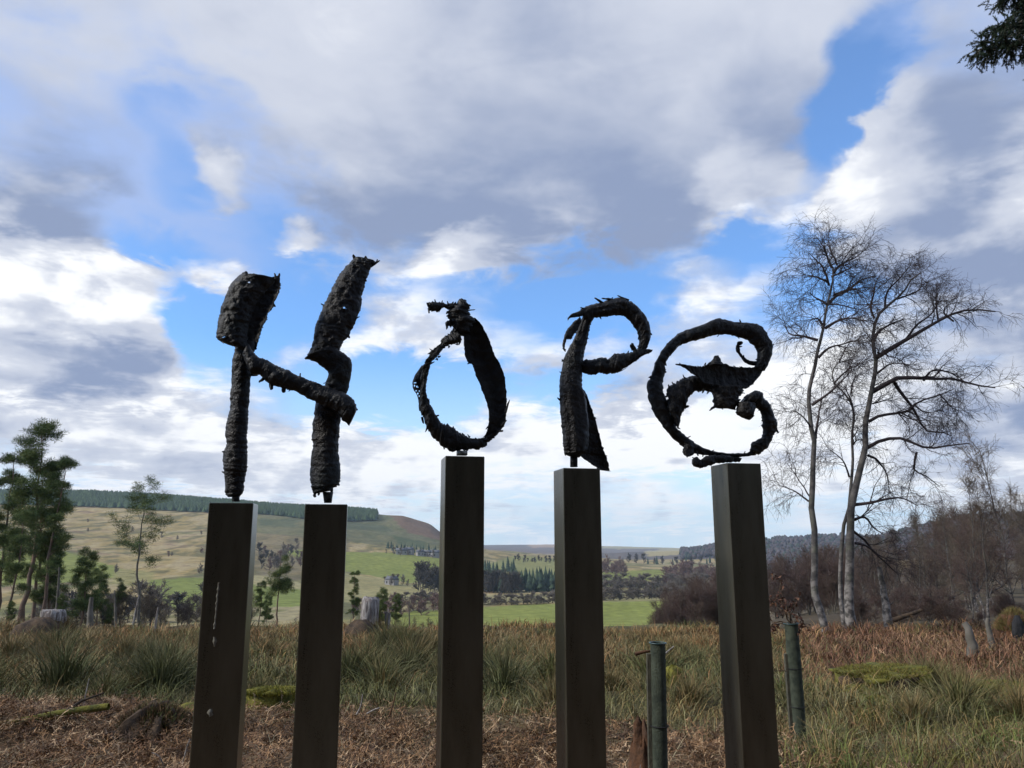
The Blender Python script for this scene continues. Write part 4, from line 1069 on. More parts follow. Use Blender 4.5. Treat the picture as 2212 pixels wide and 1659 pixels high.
# bare scrub along the edge of the slope, left half
scr = []
for k in range(3):
    gt, gc = bare_tree(5, 0.05, 12, 7, 5, None, None, 0.011, 0.05, 38, 0.40, 0.1, stems=3)
    scr.append([tree_obj('bare_shrub', 'shrub', 'shrub', gt, gc, M_GREYBARK, M_TWIG_GREY if k else M_TWIG, group='bare shrubs at the slope edge'), True])
for k in range(46):
    px = rng.uniform(-20, 700); Y = rng.uniform(28, 48); q = rng.integers(3)
    if k > 38: px = rng.uniform(700, 960); Y = rng.uniform(30, 40)
    tp = rng.uniform(1285, 1345) if k <= 38 else rng.uniform(1335, 1360)
    if 255 < px < 345: tp = rng.uniform(1268, 1300)
    place(scr[q][0], px, Y, tp, 5, first=scr[q][1], label='grey-brown bare shrub at the slope edge, ' + ('left of the lone pine' if px < 290 else 'between lone pine and first pillar' if px < 460 else 'behind the H pillars' if px < 700 else 'left of the middle pillar'), group='bare shrubs at the slope edge', wide=1.2); scr[q][1] = False

# ---- unseen spruces added behind the viewer to cut light; a bough of another hangs into the upper right corner
SPR_C = [(0.020, 0.038, 0.022), (0.028, 0.048, 0.026), (0.016, 0.03, 0.02)]
def spruce(H, r, z0, Lmax, n1, n2):
    gt = Geo(); gc = Geo()
    P, R = trunk_line(H, r, 12, 0.01, 0.02)
    tube_batch(gt, P, R, 10)
    t = np.linspace(z0 / H, 0.985, n1)
    for c in range(n1):
        z = t[c] * H; L = Lmax * (1 - (z - z0) / (H - z0)) ** 0.75 + 0.25
        nb = 7
        A = rng.uniform(0, 6.28) + np.arange(nb) * 6.283 / nb + rng.normal(size=nb) * 0.2
        K = 7; s = np.linspace(0, 1, K)
        Lb = L * rng.uniform(0.75, 1.1, nb)
        Pb = np.zeros((nb, K, 3))
        Pb[..., 0] = np.cos(A)[:, None] * Lb[:, None] * s; Pb[..., 1] = np.sin(A)[:, None] * Lb[:, None] * s
        Pb[..., 2] = z + Lb[:, None] * (0.10 * s - 0.42 * s ** 2 + 0.16 * s ** 3)
        tube_batch(gt, Pb, np.broadcast_to(np.linspace(0.03, 0.008, K), (nb, K)), 4)
        Pt, Rt = sprout(Pb, np.full((nb, K), 0.02), n2, 0.15, 1.0, L * 0.34, 55, 4, -0.5, 0.3, 1.0, 0.03, 0.4, flat=0.7)
        Rt[:] = np.array([0.035, 0.05, 0.045, 0.01])
        tube_batch(gc, Pt, Rt, 3, SPR_C[rng.integers(3)])
        tube_batch(gc, Pb, np.broadcast_to(np.array([0.02, 0.06, 0.07, 0.07, 0.06, 0.05, 0.01]), (nb, K)), 3, SPR_C[rng.integers(3)])
    return gt, gc
gt, gc = spruce(19, 0.24, 1.6, 3.3, 34, 16)
sp1 = tree_obj('spruce_tree', 'dark spruce', 'tree', gt, gc, M_GREYBARK, M_TINT)
SPOTS = [(2.5, -7), (-3.5, -8), (8, -9), (12, -4), (-9, -10), (5, -13), (-1, -14), (-15, -13)]
for k, (x, y) in enumerate(SPOTS):
    lc = (x, y, gz(x, y) - 0.1); s = 0.95 + 0.25 * rng.random() + (0.45 if x < -16 or y < -7 else 0.0)
    if k == 0: sp1.location = lc
    else: copy_thing(sp1, lc, rng.uniform(0, 6), s)
for o in [o for o in COL.objects if o.name.startswith('spruce_tree')]:
    o['label'] = 'unseen dark spruce added behind the viewer to cut light'; o['group'] = 'spruces behind the viewer'
def hanging_spruce():
    # trunk right of the frame, bare below, its lowest boughs reach into the corner
    tx, ty = 7.4, 6.6
    base = Vector((tx, ty, gz(tx, ty)))
    o = thing('spruce_tree', 'dark spruce whose low bough hangs into the upper right corner', 'tree', base)
    gt = Geo(); gc = Geo(); gn = Geo()
    P, R = trunk_line(17, 0.22, 12, 0.0, 0.0)
    tube_batch(gt, P, R, 10)
    off = np.array(base)
    tips = [[(2600, 60), (2420, 60), (2300, 75), (2200, 100), (2130, 118), (2082, 122)], [(2600, -30), (2420, -10), (2300, 20), (2210, 45), (2150, 75), (2120, 83)],
            [(2600, 40), (2420, 30), (2320, 60), (2260, 100), (2220, 125), (2190, 140)], [(2600, -120), (2420, -110), (2300, -70), (2220, -30), (2160, 0), (2135, 10)],
            [(2600, -60), (2420, -70), (2330, -40), (2260, 0), (2210, 40), (2172, 60)], [(2600, 60), (2420, 70), (2340, 90), (2290, 120), (2240, 130), (2215, 150)], [(2600, -90), (2450, -90), (2330, -60), (2240, -20), (2200, 10), (2180, 30)]]
    bo = []
    for k, pts in enumerate(tips):
        Y = 6.1 + 0.16 * k
        Q = np.array([at(a + 34, b - 16, Y) for a, b in pts]); Q[0] = (tx, ty, Q[0, 2] + 0.1)
        C = catmull(Q, 14) - off
        bo.append(C)
    bo = np.array(bo)
    tube_batch(gt, bo, np.broadcast_to(np.linspace(0.035, 0.006, 14), (len(bo), 14)), 5)
    P1, R1 = sprout(bo, np.full((len(bo), 14), 0.01), 75, 0.3, 1.0, 0.24, 60, 4, -0.9, 0.4, 0.6, 0.004, 0.3, flat=0.3)
    tube_batch(gt, P1, R1, 3)
    P2, R2 = sprout(P1, R1, 4, 0.15, 1.0, 0.13, 55, 3, -0.9, 0.4, 0.6, 0.003, 0.2)
    tube_batch(gt, P2, R2, 3)
    allp = [P1, P2, bo[:, 5:]]
    for A in allp:
        n, K, _ = A.shape
        m = 44 if K < 6 else 160
        t = rng.uniform(0, 1, (n, m)) * (K - 1); i = np.minimum(t.astype(int), K - 2); fr = (t - i)[..., None]; ii = np.arange(n)[:, None]
        p = A[ii, i] * (1 - fr) + A[ii, i + 1] * fr; tan = nrm(A[ii, i + 1] - A[ii, i])
        rd = rng.normal(size=p.shape); pr = nrm(rd - (rd * tan).sum(-1, keepdims=True) * tan)
        q = nrm(pr + tan * 0.7)
        s = nrm(np.cross(q, tan)) * 0.0034
        V = np.stack([p - s, p + s, p + q * rng.uniform(0.014, 0.026, (n, m, 1))], 2).reshape(-1, 3)
        C = np.repeat((np.array(SPR_C)[rng.integers(3, size=(n, m))] * rng.uniform(0.7, 1.5, (n, m, 1)))[:, :, None, :], 3, 2).reshape(-1, 3)
        gn.add(V, None, np.arange(len(V)).reshape(-1, 3), C)
    # higher crown, outside the frame
    for c in range(16):
        z = 10.2 + c * 0.42; L = 2.0 * (1 - (z - 10.2) / 7) ** 0.8 + 0.2
        nb = 7; A = rng.uniform(0, 6.28) + np.arange(nb) * 6.283 / nb; K = 6; s = np.linspace(0, 1, K)
        Pb = np.zeros((nb, K, 3)); Pb[..., 0] = np.cos(A)[:, None] * L * s; Pb[..., 1] = np.sin(A)[:, None] * L * s; Pb[..., 2] = z + L * (0.1 * s - 0.35 * s ** 2)
        tube_batch(gc, Pb, np.broadcast_to(np.array([0.02, 0.06, 0.07, 0.07, 0.05, 0.01]), (nb, K)), 3, SPR_C[0])
        Pt, Rt = sprout(Pb, np.full((nb, K), 0.02), 16, 0.15, 1.0, L * 0.34, 55, 4, -0.5, 0.3, 1.0, 0.03, 0.4, flat=0.7)
        Rt[:] = np.array([0.035, 0.05, 0.045, 0.01])
        tube_batch(gc, Pt, Rt, 3, SPR_C[1])
    link('trunk', gt.mesh('trunk', [M_GREYBARK], True), o)
    link('crown', gc.mesh('crown', [M_TINT]), o)
    link('hanging_bough', gn.mesh('hanging_bough', [M_TINT]), o)
hanging_spruce()

# ---- distant trees, one object each
def far_conifer(H=10):
    g = Geo(); tiers = 6; S = 9
    for k in range(tiers):
        z0 = H * (0.08 + 0.80 * k / tiers); z1 = min(H, z0 + H * 0.34)
        r = H * 0.20 * (1 - k / tiers) ** 0.8 + 0.1
        a = np.arange(S) * 2 * math.pi / S + k
        rr = r * rng.uniform(0.65, 1.2, S)
        V = np.stack([np.cos(a) * rr, np.sin(a) * rr, z0 + rng.uniform(-0.4, 0.3, S)], -1)
        V = np.vstack([V, [[0, 0, z1]]])
        c = np.array([(0.030, 0.050, 0.030), (0.038, 0.06, 0.034), (0.026, 0.044, 0.03)])[k % 3] * rng.uniform(0.8, 1.3, (S + 1, 1))
        g.add(V, None, [(q, (q + 1) % S, S) for q in range(S)], c)
    tube_batch(g, np.array([[[0, 0, -0.5], [0, 0, H * 0.2]]]), np.full((1, 2), 0.18), 5, (0.08, 0.06, 0.05))
    return g.mesh('conifer', [M_TINT])
def far_bare(H, col, tw, n1=22, n2=13):
    gt, gc = bare_tree(H, 0.2, n1, n2, 0, None, None, tw, 0.05, 48, 0.50, 0, far=True)
    g = Geo()
    for s_ in (gt, gc):
        V = np.concatenate(s_.V); Q = np.concatenate(s_.Q)
        g.add(V, Q, None, np.array(col) * rng.uniform(0.75, 1.3, (len(V), 1)))
    return g.mesh('bare_tree', [M_TINT])
FC = [far_conifer() for _ in range(3)]
FB = [far_bare(10, (0.15, 0.125, 0.10), 0.13) for _ in range(3)]
FR = [far_bare(10, (0.16, 0.10, 0.085), 0.13) for _ in range(2)]
FD = [far_bare(10, (0.075, 0.066, 0.055), 0.16, 24, 13) for _ in range(2)]
def belt(n, px0, px1, Y0, Y1, h0, h1, meshes, name, label, cat, group, pxs=None, wide=1.0):
    for k in range(n):
        px = px0 + (px1 - px0) * (k + rng.uniform(-0.4, 0.4)) / max(n - 1, 1) if pxs is None else pxs[k]
        Y = rng.uniform(Y0, Y1); b = on_ground(px, Y); h = rng.uniform(h0, h1)
        s = h / 10
        link(name, meshes[rng.integers(len(meshes))], None, label, cat, group, None, b - Vector((0, 0, 0.2)), (0, 0, rng.uniform(0, 6.28)), (s * wide, s * wide, s))
belt(90, 850, 1650, 492, 506, 4, 7.5, FB, 'hedge_tree', 'small bare tree in the hedge line beyond the green field', 'tree', 'hedge beyond the green field', wide=2.0)
belt(12, 905, 955, 600, 690, 13, 22, FD, 'dark_tree', 'dark bare tree left of the conifer belt behind middle pillar', 'tree', 'dark trees left of conifer belt')
belt(34, 1040, 1212, 640, 670, 15, 22, FC, 'conifer_tree', 'dark conifer in the belt between middle and next pillar', 'tree', 'conifer belt in the valley')
belt(14, 1040, 1120, 632, 650, 11, 17, FD, 'dark_tree', 'leafless dark tree at the left end of the conifer belt', 'tree', 'leafless trees in the conifer belt')
belt(5, 1046, 1072, 930, 960, 12, 18, FC, 'conifer_tree', 'conifer in the clump against the right side of middle pillar', 'tree', 'conifer clump by middle pillar')
belt(4, 1088, 1112, 930, 950, 13, 20, FC, 'conifer_tree', 'conifer in the free-standing pointed clump on the pasture', 'tree', 'free-standing conifer clump')
belt(14, 1115, 1205, 1180, 1250, 5, 11, FD, 'dark_tree', 'tiny dark tree on the pasture skyline between two pillars', 'tree', 'trees on the pasture skyline')
belt(16, 1292, 1352, 950, 1100, 10, 20, FR, 'brown_tree', 'red-brown bare tree right of the fourth pillar far off', 'tree', 'red-brown far grove')
belt(26, 1290, 1560, 590, 610, 6, 10, FB, 'grey_tree', 'grey bare tree in the nearest scrub line across the valley floor', 'tree', 'nearest valley scrub line', wide=1.9)
belt(22, 1300, 1470, 700, 730, 7, 11, FB, 'grey_tree', 'grey bare tree in the middle scrub line of the valley floor', 'tree', 'middle valley scrub line', wide=1.8)
belt(20, 1440, 1600, 690, 760, 8, 14, FB + FR, 'grey_tree', 'grey-brown tree in the scrub wood left of the last pillar', 'tree', 'valley scrub wood', wide=1.6)
belt(26, 1440, 1640, 820, 960, 12, 20, FR, 'brown_tree', 'brown bare tree in the wood across the valley right of centre', 'tree', 'brown valley wood', wide=1.4)
belt(18, 1350, 1560, 1300, 1500, 10, 18, FC + FD, 'dark_tree', 'dark tree on the far low slope right of centre', 'tree', 'dark trees on the far slope')
belt(26, 835, 962, 1060, 1130, 8, 13, FC, 'conifer_tree', 'dark conifer above the village under the hill', 'tree', 'conifers above the village')
belt(8, 835, 960, 1010, 1030, 5, 9, FB, 'grey_tree', 'bare tree among the village houses', 'tree', 'village trees')
belt(14, 130, 560, 620, 1250, 4, 8, FR + FB, 'hillside_tree', 'small purple-brown bare tree scattered over the tawny hillside', 'tree', 'scattered hillside trees', pxs=list(rng.uniform(130, 560, 14)), wide=1.2)
belt(26, 560, 690, 720, 960, 7, 14, FR + FB + FD, 'grove_tree', 'bare tree in the hillside grove between the H pillars', 'tree', 'hillside grove between H pillars')
belt(16, 760, 960, 400, 440, 5, 9, FR, 'brown_tree', 'brown bush left of middle pillar above the field', 'bush', 'brown bushes above the field', wide=1.4)
belt(20, 80, 460, 300, 340, 7, 13, FD + FB, 'grey_tree', 'bare tree at the foot of the left green fields', 'tree', 'trees below the left fields', wide=1.2)
belt(6, 830, 880, 690, 720, 5, 10, FB, 'grey_tree', 'bare tree around the lone farmhouse', 'tree', 'farmhouse trees')
# plantation on the hilltop and the wooded hills on the right: far woods that read as one mass
def mass_wood(name, label, n, f, cols, hr, slim, conifer=True):
    g = Geo()
    X, Y, Hh = f(n)
    Z = ground(X, Y)
    S = 6; a = np.arange(S) * 2 * math.pi / S
    r = Hh * slim
    rot = rng.uniform(0, 6.28, n)
    ring = np.stack([X[:, None] + np.cos(a + rot[:, None]) * r[:, None], Y[:, None] + np.sin(a + rot[:, None]) * r[:, None], np.broadcast_to((Z + Hh * (0.12 if conifer else 0.3))[:, None], (n, S))], -1)
    if conifer:
        top = np.stack([X, Y, Z + Hh], -1)[:, None]; V = np.concatenate([ring, top], 1).reshape(-1, 3)
        T = (np.arange(n) * (S + 1))[:, None, None] + np.array([(q, (q + 1) % S, S) for q in range(S)])[None]
        c = np.asarray(cols)[rng.integers(len(cols), size=n)] * rng.uniform(0.75, 1.3, (n, 1))
        g.add(V, None, T.reshape(-1, 3), np.repeat(c, S + 1, 0))
    else:
        ring2 = ring.copy(); ring2[..., 2] += (Hh * 0.45)[:, None]; ring2[..., :2] = (ring[..., :2] * 0.75 + np.stack([X, Y], -1)[:, None] * 0.25)
        ring2[..., 2] += rng.uniform(-1, 1, (n, S))
        top = np.stack([X, Y, Z + Hh], -1)[:, None]; bot = np.stack([X, Y, Z], -1)[:, None]
        V = np.concatenate([ring, ring2, top, bot], 1).reshape(-1, 3); m = 2 * S + 2
        base = (np.arange(n) * m)[:, None, None]
        Q = base + np.array([(q, (q + 1) % S, S + (q + 1) % S, S + q) for q in range(S)])[None]
        T = base + np.array([(S + q, S + (q + 1) % S, 2 * S) for q in range(S)] + [((q + 1) % S, q, 2 * S + 1) for q in range(S)])[None]
        c = np.asarray(cols)[rng.integers(len(cols), size=n)] * rng.uniform(0.75, 1.3, (n, 1))
        g.add(V, Q.reshape(-1, 4), T.reshape(-1, 3), np.repeat(c, m, 0))
    link(name, g.mesh(name, [M_TINT]), None, label, 'wood', None, 'stuff')
def f_plant(n):
    px = rng.uniform(-300, 812, n)
    lo = np.interp(px, [-300, 150, 300, 450, 650, 812], [1400, 1400, 1400, 1390, 1420, 1560])
    Y = lo + (1760 - lo) * rng.random(n) ** 1.0
    A = (px - RW / 2) / FPX * cp_
    return A * Y, Y, rng.uniform(11.5, 14, n)
mass_wood('conifer_plantation', 'dark green conifer plantation along the top of the left hill', 9000, f_plant, [(0.040, 0.066, 0.028), (0.05, 0.080, 0.032), (0.034, 0.056, 0.026)], 0, 0.36)
def f_right(n):
    px = rng.uniform(1470, 2600, n); Y = np.where(px < 1640, rng.uniform(1750, 2350, n), rng.uniform(950, 2350, n))
    A = (px - RW / 2) / FPX * cp_
    return A * Y, Y, rng.uniform(8, 14, n)
mass_wood('hillside_wood', 'dark bluish wood covering the far hills on the right', 5200, f_right, [(0.055, 0.046, 0.05), (0.07, 0.055, 0.055), (0.035, 0.045, 0.035)], 0, 0.45, conifer=False)

# ================================================================== houses
M_HWALL = mat('harled_wall', (0.30, 0.285, 0.27), 0.9, var=(0.24, 0.23, 0.22), vscale=0.5)
M_SLATE = mat('slate_roof', (0.10, 0.105, 0.12), 0.7, var=(0.14, 0.14, 0.15), vscale=0.8)
M_PANE = mat('window_glass', (0.03, 0.035, 0.04), 0.15, spec=0.6)
def house(px, Y, w, d, h, rz, label):
    b = on_ground(px, Y)
    o = thing('house', label, 'house', b, (0, 0, rz), 'houses of the far village')
    bm = rounded_box(w, d, -1.0, h, 0.02)
    me = bpy.data.meshes.new('wall'); bm.to_mesh(me); bm.free(); me.materials.append(M_HWALL); wl = link('wall', me, o)
    g = Geo(); e = 0.35; rh = d * 0.45
    g.add([(-w / 2 - e, -d / 2 - e, h), (w / 2 + e, -d / 2 - e, h), (w / 2 + e, d / 2 + e, h), (-w / 2 - e, d / 2 + e, h), (-w / 2 - e, 0, h + rh), (w / 2 + e, 0, h + rh)],
          [(0, 1, 5, 4), (2, 3, 4, 5), (0, 3, 2, 1)], [(0, 4, 3), (1, 2, 5)])
    rf = link('roof', g.mesh('roof', [M_SLATE]), o)
    for sx in (-1, 1):
        g = Geo(); cx = sx * (w / 2 - 0.5)
        bmc = rounded_box(0.7, 0.7, h + rh - 0.5, h + rh + 1.0, 0.02)
        me = bpy.data.meshes.new('chimney'); bmc.to_mesh(me); bmc.free(); me.materials.append(M_HWALL); c = link('chimney', me, rf); c.location.x = cx
    for sx in (-0.28, 0.28):
        bmw = rounded_box(1.1, 0.12, h * 0.35, h * 0.75, 0.01)
        me = bpy.data.meshes.new('window'); bmw.to_mesh(me); bmw.free(); me.materials.append(M_PANE); c = link('window', me, wl); c.location = (sx * w, -d / 2 - 0.03, 0)
house(868, 1035, 15, 8, 5, 0.2, 'leftmost pale house of the far village beneath the conifers')
house(884, 1040, 10, 8, 6, -0.3, 'second house from left in the far village')
house(907, 1030, 9, 7, 5, 0.5, 'middle small house of the far village')
house(924, 1035, 11, 7, 5, -0.1, 'pale house fourth from left in the far village')
house(943, 1025, 12, 8, 6, 0.3, 'rightmost village house beside the middle pillar')
house(846, 705, 10, 7, 4.5, -0.5, 'lone stone farmhouse below the sloping green field')

# ================================================================== foreground: stumps, guards, saplings
def lumpy(name, parent, mats, prof, S=28, amp=0.12, seed=0, sx=1.0, sy=1.0, freq=3.0, top_jag=0.0, loc=(0, 0, 0), flute=0.0, tilt=(0, 0)):
    """a knotty stump-like body: profile of (radius, height)"""
    n = len(prof); V = []
    for i, (r, z) in enumerate(prof):
        for j in range(S):
            a = 2 * math.pi * j / S
            k = 1 + amp * mn.noise((math.cos(a) * freq + seed, math.sin(a) * freq, z * freq)) * 1.6 + flute * abs(math.sin(a * 3.5 + seed)) * (1 - i / n)
            zz = z + (top_jag * mn.noise((math.cos(a) * 2.5 + seed, math.sin(a) * 2.5, 7.7)) if i >= n - 2 else 0) + amp * 0.15 * mn.noise((a * 3, z * 9, seed))
            V.append((math.cos(a) * r * k * sx + tilt[0] * zz, math.sin(a) * r * k * sy + tilt[1] * zz, zz))
    Q = [(i * S + j, i * S + (j + 1) % S, (i + 1) * S + (j + 1) % S, (i + 1) * S + j) for i in range(n - 1) for j in range(S)]
    c = len(V); V.append((tilt[0] * prof[-1][1], tilt[1] * prof[-1][1], prof[-1][1] + top_jag * 0.2))
    T = [((n - 1) * S + j, (n - 1) * S + (j + 1) % S, c) for j in range(S)]
    g = Geo(); g.add(V, Q, T)
    o = link(name, g.mesh(name, mats, True), parent); o.location = loc
    return o
def roots(parent, n, r, L, m, name='root', z=0.12, rad=0.05, up=0.0):
    for k in range(n):
        a = 2 * math.pi * k / n + rng.uniform(-0.4, 0.4)
        s = np.linspace(0, 1, 6)
        P = np.stack([np.cos(a) * (r * 0.6 + L * s), np.sin(a) * (r * 0.6 + L * s), z * (1 - s) ** 1.5 - 0.04 + up * s + 0.05 * np.sin(s * 6 + k)], -1)[None]
        P[0, :, 0] += np.cumsum(rng.normal(size=6)) * 0.03
        g = Geo(); tube_batch(g, P, (rad * (1 - 0.7 * s))[None], 7)
        link(name, g.mesh(name, [m], True), parent)
def sprigs(parent, name, n, rx, ry, z, L, cols, seed=0, dome=0.0):
    """moss or grass fringe growing on a stump"""
    a = rng.uniform(0, 6.28, n); q = np.sqrt(rng.random(n))
    p = np.stack([np.cos(a) * rx * q, np.sin(a) * ry * q, z + dome * (1 - q ** 2)], -1)
    d = nrm(np.stack([np.cos(a) * q * 0.8, np.sin(a) * q * 0.8, np.ones(n)], -1) + rng.normal(size=(n, 3)) * 0.4)
    s = nrm(np.cross(d, rng.normal(size=(n, 3)))) * 0.006
    V = np.stack([p - s, p + s, p + d * (L * rng.uniform(0.5, 1.3, (n, 1)))], 1).reshape(-1, 3)
    C = np.repeat(np.asarray(cols)[rng.integers(len(cols), size=n)] * rng.uniform(0.75, 1.25, (n, 1)), 3, 0)
    g = Geo(); g.add(V, None, np.arange(3 * n).reshape(-1, 3), C)
    o = link(name, g.mesh(name, [M_TINT]), parent); o['kind'] = 'stuff'
MOSSC = [(0.20, 0.195, 0.03), (0.27, 0.25, 0.04), (0.12, 0.13, 0.025), (0.15, 0.12, 0.04)]
# mossy cut log between the H pillars
b = on_ground(588, 10.4)
o = thing('mossy_log', 'yellow-green mossy cut log lying between the two H pillars', 'log', b, (0, 0, 0.2))
lumpy('log', o, [M_MOSS], [(0.30, -0.1), (0.31, 0.05), (0.31, 0.18), (0.30, 0.29), (0.27, 0.325), (0.12, 0.34)], amp=0.2, seed=3, sx=1.25, sy=0.7, freq=3.2, S=40, tilt=(0.1, 0))
sprigs(o, 'moss', 3600, 0.38, 0.24, 0.29, 0.05, MOSSC, dome=0.03)
roots(o, 4, 0.3, 0.35, M_ROOT, rad=0.06)
# mossy hummock left of the first pillar
b = on_ground(418, 10.2)
o = thing('mossy_hummock', 'small moss-covered hummock just left of the leftmost pillar', 'hummock', b)
lumpy('mound', o, [M_MOSS], [(0.34, -0.1), (0.32, 0.05), (0.24, 0.16), (0.10, 0.21)], amp=0.2, seed=5, freq=2.0)
sprigs(o, 'moss', 1500, 0.3, 0.28, 0.05, 0.035, MOSSC, dome=0.14)
# dark rooty tump in the bracken
b = on_ground(335, 8.7)
o = thing('rotten_stump', 'dark rotten stump with mossy roots in the bracken, lower left', 'stump', b)
lumpy('core', o, [M_ROOT], [(0.40, -0.1), (0.36, 0.06), (0.28, 0.16), (0.20, 0.23), (0.08, 0.26)], amp=0.55, seed=8, freq=4.2, S=44, top_jag=0.12)
roots(o, 7, 0.25, 0.5, M_ROOT, rad=0.045, z=0.18)
sprigs(o, 'moss', 2200, 0.36, 0.32, 0.08, 0.09, [(0.06, 0.075, 0.02), (0.12, 0.075, 0.04), (0.2, 0.13, 0.07)], dome=0.17)
b = on_ground(110, 8.9)
o = thing('mossy_branch', 'fallen branch with green moss lying in bracken near lower left corner', 'branch', b, (0, 0, 0.25))
g = Geo(); s = np.linspace(-0.55, 0.55, 12)
tube_batch(g, np.stack([s, 0.05 * np.sin(s * 5), 0.10 + 0.12 * s], -1)[None], (0.05 * (1 - 0.5 * np.abs(s)))[None], 9)
link('wood', g.mesh('wood', [M_MOSS], True), o)
g = Geo(); tube_batch(g, np.array([[[0.1, 0, 0.12], [0.25, 0.12, 0.22], [0.45, 0.2, 0.28]]]), np.array([[0.02, 0.015, 0.008]]), 6)
link('side_twig', g.mesh('side_twig', [M_ROOT], True), o)
# mossy big stump on the right
b = on_ground(1912, 11.8)
o = thing('mossy_stump', 'wide flat-topped mossy stump right of the rightmost pillar', 'stump', b - Vector((0, 0, 0.03)), (0.04, -0.05, 0), scale=(1, 1, 0.66))
lumpy('bole', o, [M_ROOT], [(0.72, -0.15), (0.58, 0.08), (0.52, 0.25), (0.54, 0.40), (0.50, 0.45)], amp=0.20, seed=11, sx=1.12, sy=0.8, freq=2.2, flute=0.15)
lumpy('moss_cap', o, [M_MOSS], [(0.53, 0.22), (0.57, 0.36), (0.58, 0.44), (0.50, 0.49), (0.20, 0.50)], amp=0.26, seed=12, sx=1.12, sy=0.82, freq=3.2, S=44, top_jag=0.05)
sprigs(o, 'moss', 5000, 0.66, 0.5, 0.46, 0.06, [(0.14, 0.135, 0.025), (0.18, 0.16, 0.03), (0.09, 0.095, 0.025), (0.16, 0.11, 0.045)], dome=0.03)
lumpy('moss_cushion', o, [M_MOSS], [(0.40, -0.1), (0.36, 0.1), (0.26, 0.26), (0.1, 0.33)], amp=0.4, seed=13, freq=3.4, S=36, loc=(-0.5, -0.35, 0))
roots(o, 6, 0.5, 0.5, M_ROOT, rad=0.08, z=0.25)
for (px, Y, r, h, lab) in [(1455, 12.2, 0.17, 0.30, 'small bright mossy stump just right of the left tree guard'), (858, 18.5, 0.30, 0.22, 'low yellow moss mound in the grass left of middle pillar'),
                           (2060, 12.2, 0.5, 0.16, 'low mossy mound right of the wide mossy stump'), (2175, 11.6, 0.55, 0.16, 'low mossy mound by the right border'), (1895, 10.6, 0.34, 0.16, 'grey-green mossy lump in front of the wide mossy stump')]:
    b = on_ground(px, Y); o = thing('mossy_mound', lab, 'hummock', b)
    lumpy('mound', o, [M_MOSS], [(r * 1.1, -0.1), (r, h * 0.35), (r * 0.75, h * 0.85), (r * 0.3, h)], amp=0.22, seed=px * 0.1, freq=2.2)
    sprigs(o, 'moss', 1400, r * 0.95, r * 0.95, h * 0.3, 0.035, MOSSC, dome=h * 0.7)
# reddish rotten stump by the left tree guard
b = on_ground(1392, 6.2)
o = thing('rotten_stump', 'upright reddish rotten stump left of the left tree guard', 'stump', b)
lumpy('core', o, [M_RUSTWOOD], [(0.16, -0.2), (0.12, 0.08), (0.10, 0.25), (0.08, 0.40), (0.06, 0.50), (0.025, 0.57)], amp=0.5, seed=21, freq=5.5, top_jag=0.14, S=30)
g = Geo(); tube_batch(g, np.array([[[-0.05, -0.1, -0.05], [-0.06, -0.11, 0.12], [-0.045, -0.10, 0.26], [-0.03, -0.09, 0.33]]]), np.array([[0.006, 0.006, 0.005, 0.003]]), 5)
link('splinter', g.mesh('splinter', [M_DEADWOOD], True), o)

# pale dead trunks
def snag(px, Y, top, w, lab, seed, jag=0.15, mound=True):
    b = on_ground(px, Y); h = at(px, top, Y).z - b.z
    o = thing('dead_stump', lab, 'stump', b, (0, 0, seed), 'pale dead trunks at the slope edge')
    lumpy('bole', o, [M_DEADWOOD], [(w * 0.75, -0.3), (w * 0.62, 0.1), (w * 0.52, h * 0.3), (w * 0.5, h * 0.6), (w * 0.48, h * 0.92), (w * 0.42, h)], amp=0.16, seed=seed, freq=2.4, top_jag=jag, flute=0.12)
    roots(o, 5, w * 0.5, w * 1.1, M_DEADWOOD, rad=w * 0.14, z=0.35)
    if mound:
        m = lumpy('root_mound', o, [M_ROOT], [(w * 1.3, -0.3), (w * 1.1, 0.15), (w * 0.8, 0.45), (w * 0.3, 0.62)], amp=0.3, seed=seed + 2, freq=2.0)
        a = -seed; m.location = (math.cos(a - 1.9) * w * 0.6, math.sin(a - 1.9) * w * 1.1, 0)
        sprigs(o, 'dead_grass', 2600, w * 1.1, w * 1.1, 0.05, 0.22, [(0.20, 0.12, 0.05), (0.13, 0.10, 0.04), (0.09, 0.06, 0.035)], dome=0.5)
        o.children[-1].location = m.location
    return o
snag(110, 23.0, 1318, 0.62, 'wide pale sawn stump with root mound on the far left', 1.3, 0.14)
snag(797, 23.5, 1291, 0.50, 'tall pale dead trunk with peeling bark between second and middle pillars', 2.9, 0.12)
snag(836, 23.8, 1328, 0.16, 'thin split pale dead stem right of the tall dead trunk', 4.1, 0.30, False)
# leaning dead snag and thin dead stems
def stem(px0, py0, px1, py1, Y, r, m, name, lab, cat, twigs=0, group=None):
    A = on_ground(px0, Y); B = at(px1, py1, Y)
    o = thing(name, lab, cat, A, group=group)
    s = np.linspace(0, 1, 8)[:, None]
    P = (np.array(B - A)[None] * s); P[1:-1, :2] += np.cumsum(rng.normal(size=(6, 2)), 0) * min(r * 0.08, 0.012)
    g = Geo(); Rr = np.linspace(r, r * 0.45, 8)[None]
    tube_batch(g, P[None], Rr, 8)
    link('stem', g.mesh('stem', [m], True), o)
    if twigs:
        g = Geo(); P1, R1 = sprout(P[None], Rr, twigs, 0.3, 1.0, np.linalg.norm(np.array(B - A)) * 0.16, 65, 4, 0.2, 0.4, 0.35, 0.006, 0.3)
        tube_batch(g, P1, R1, 4); link('twigs', g.mesh('twigs', [m]), o, kind='stuff')
    return o
GS = 'dead stems along the slope edge'
stem(1922, 1372, 1899, 1224, 26, 0.16, M_BIRCH, 'birch_snag', 'broken pale birch snag leaning left under the broad birch', 'snag', 5)
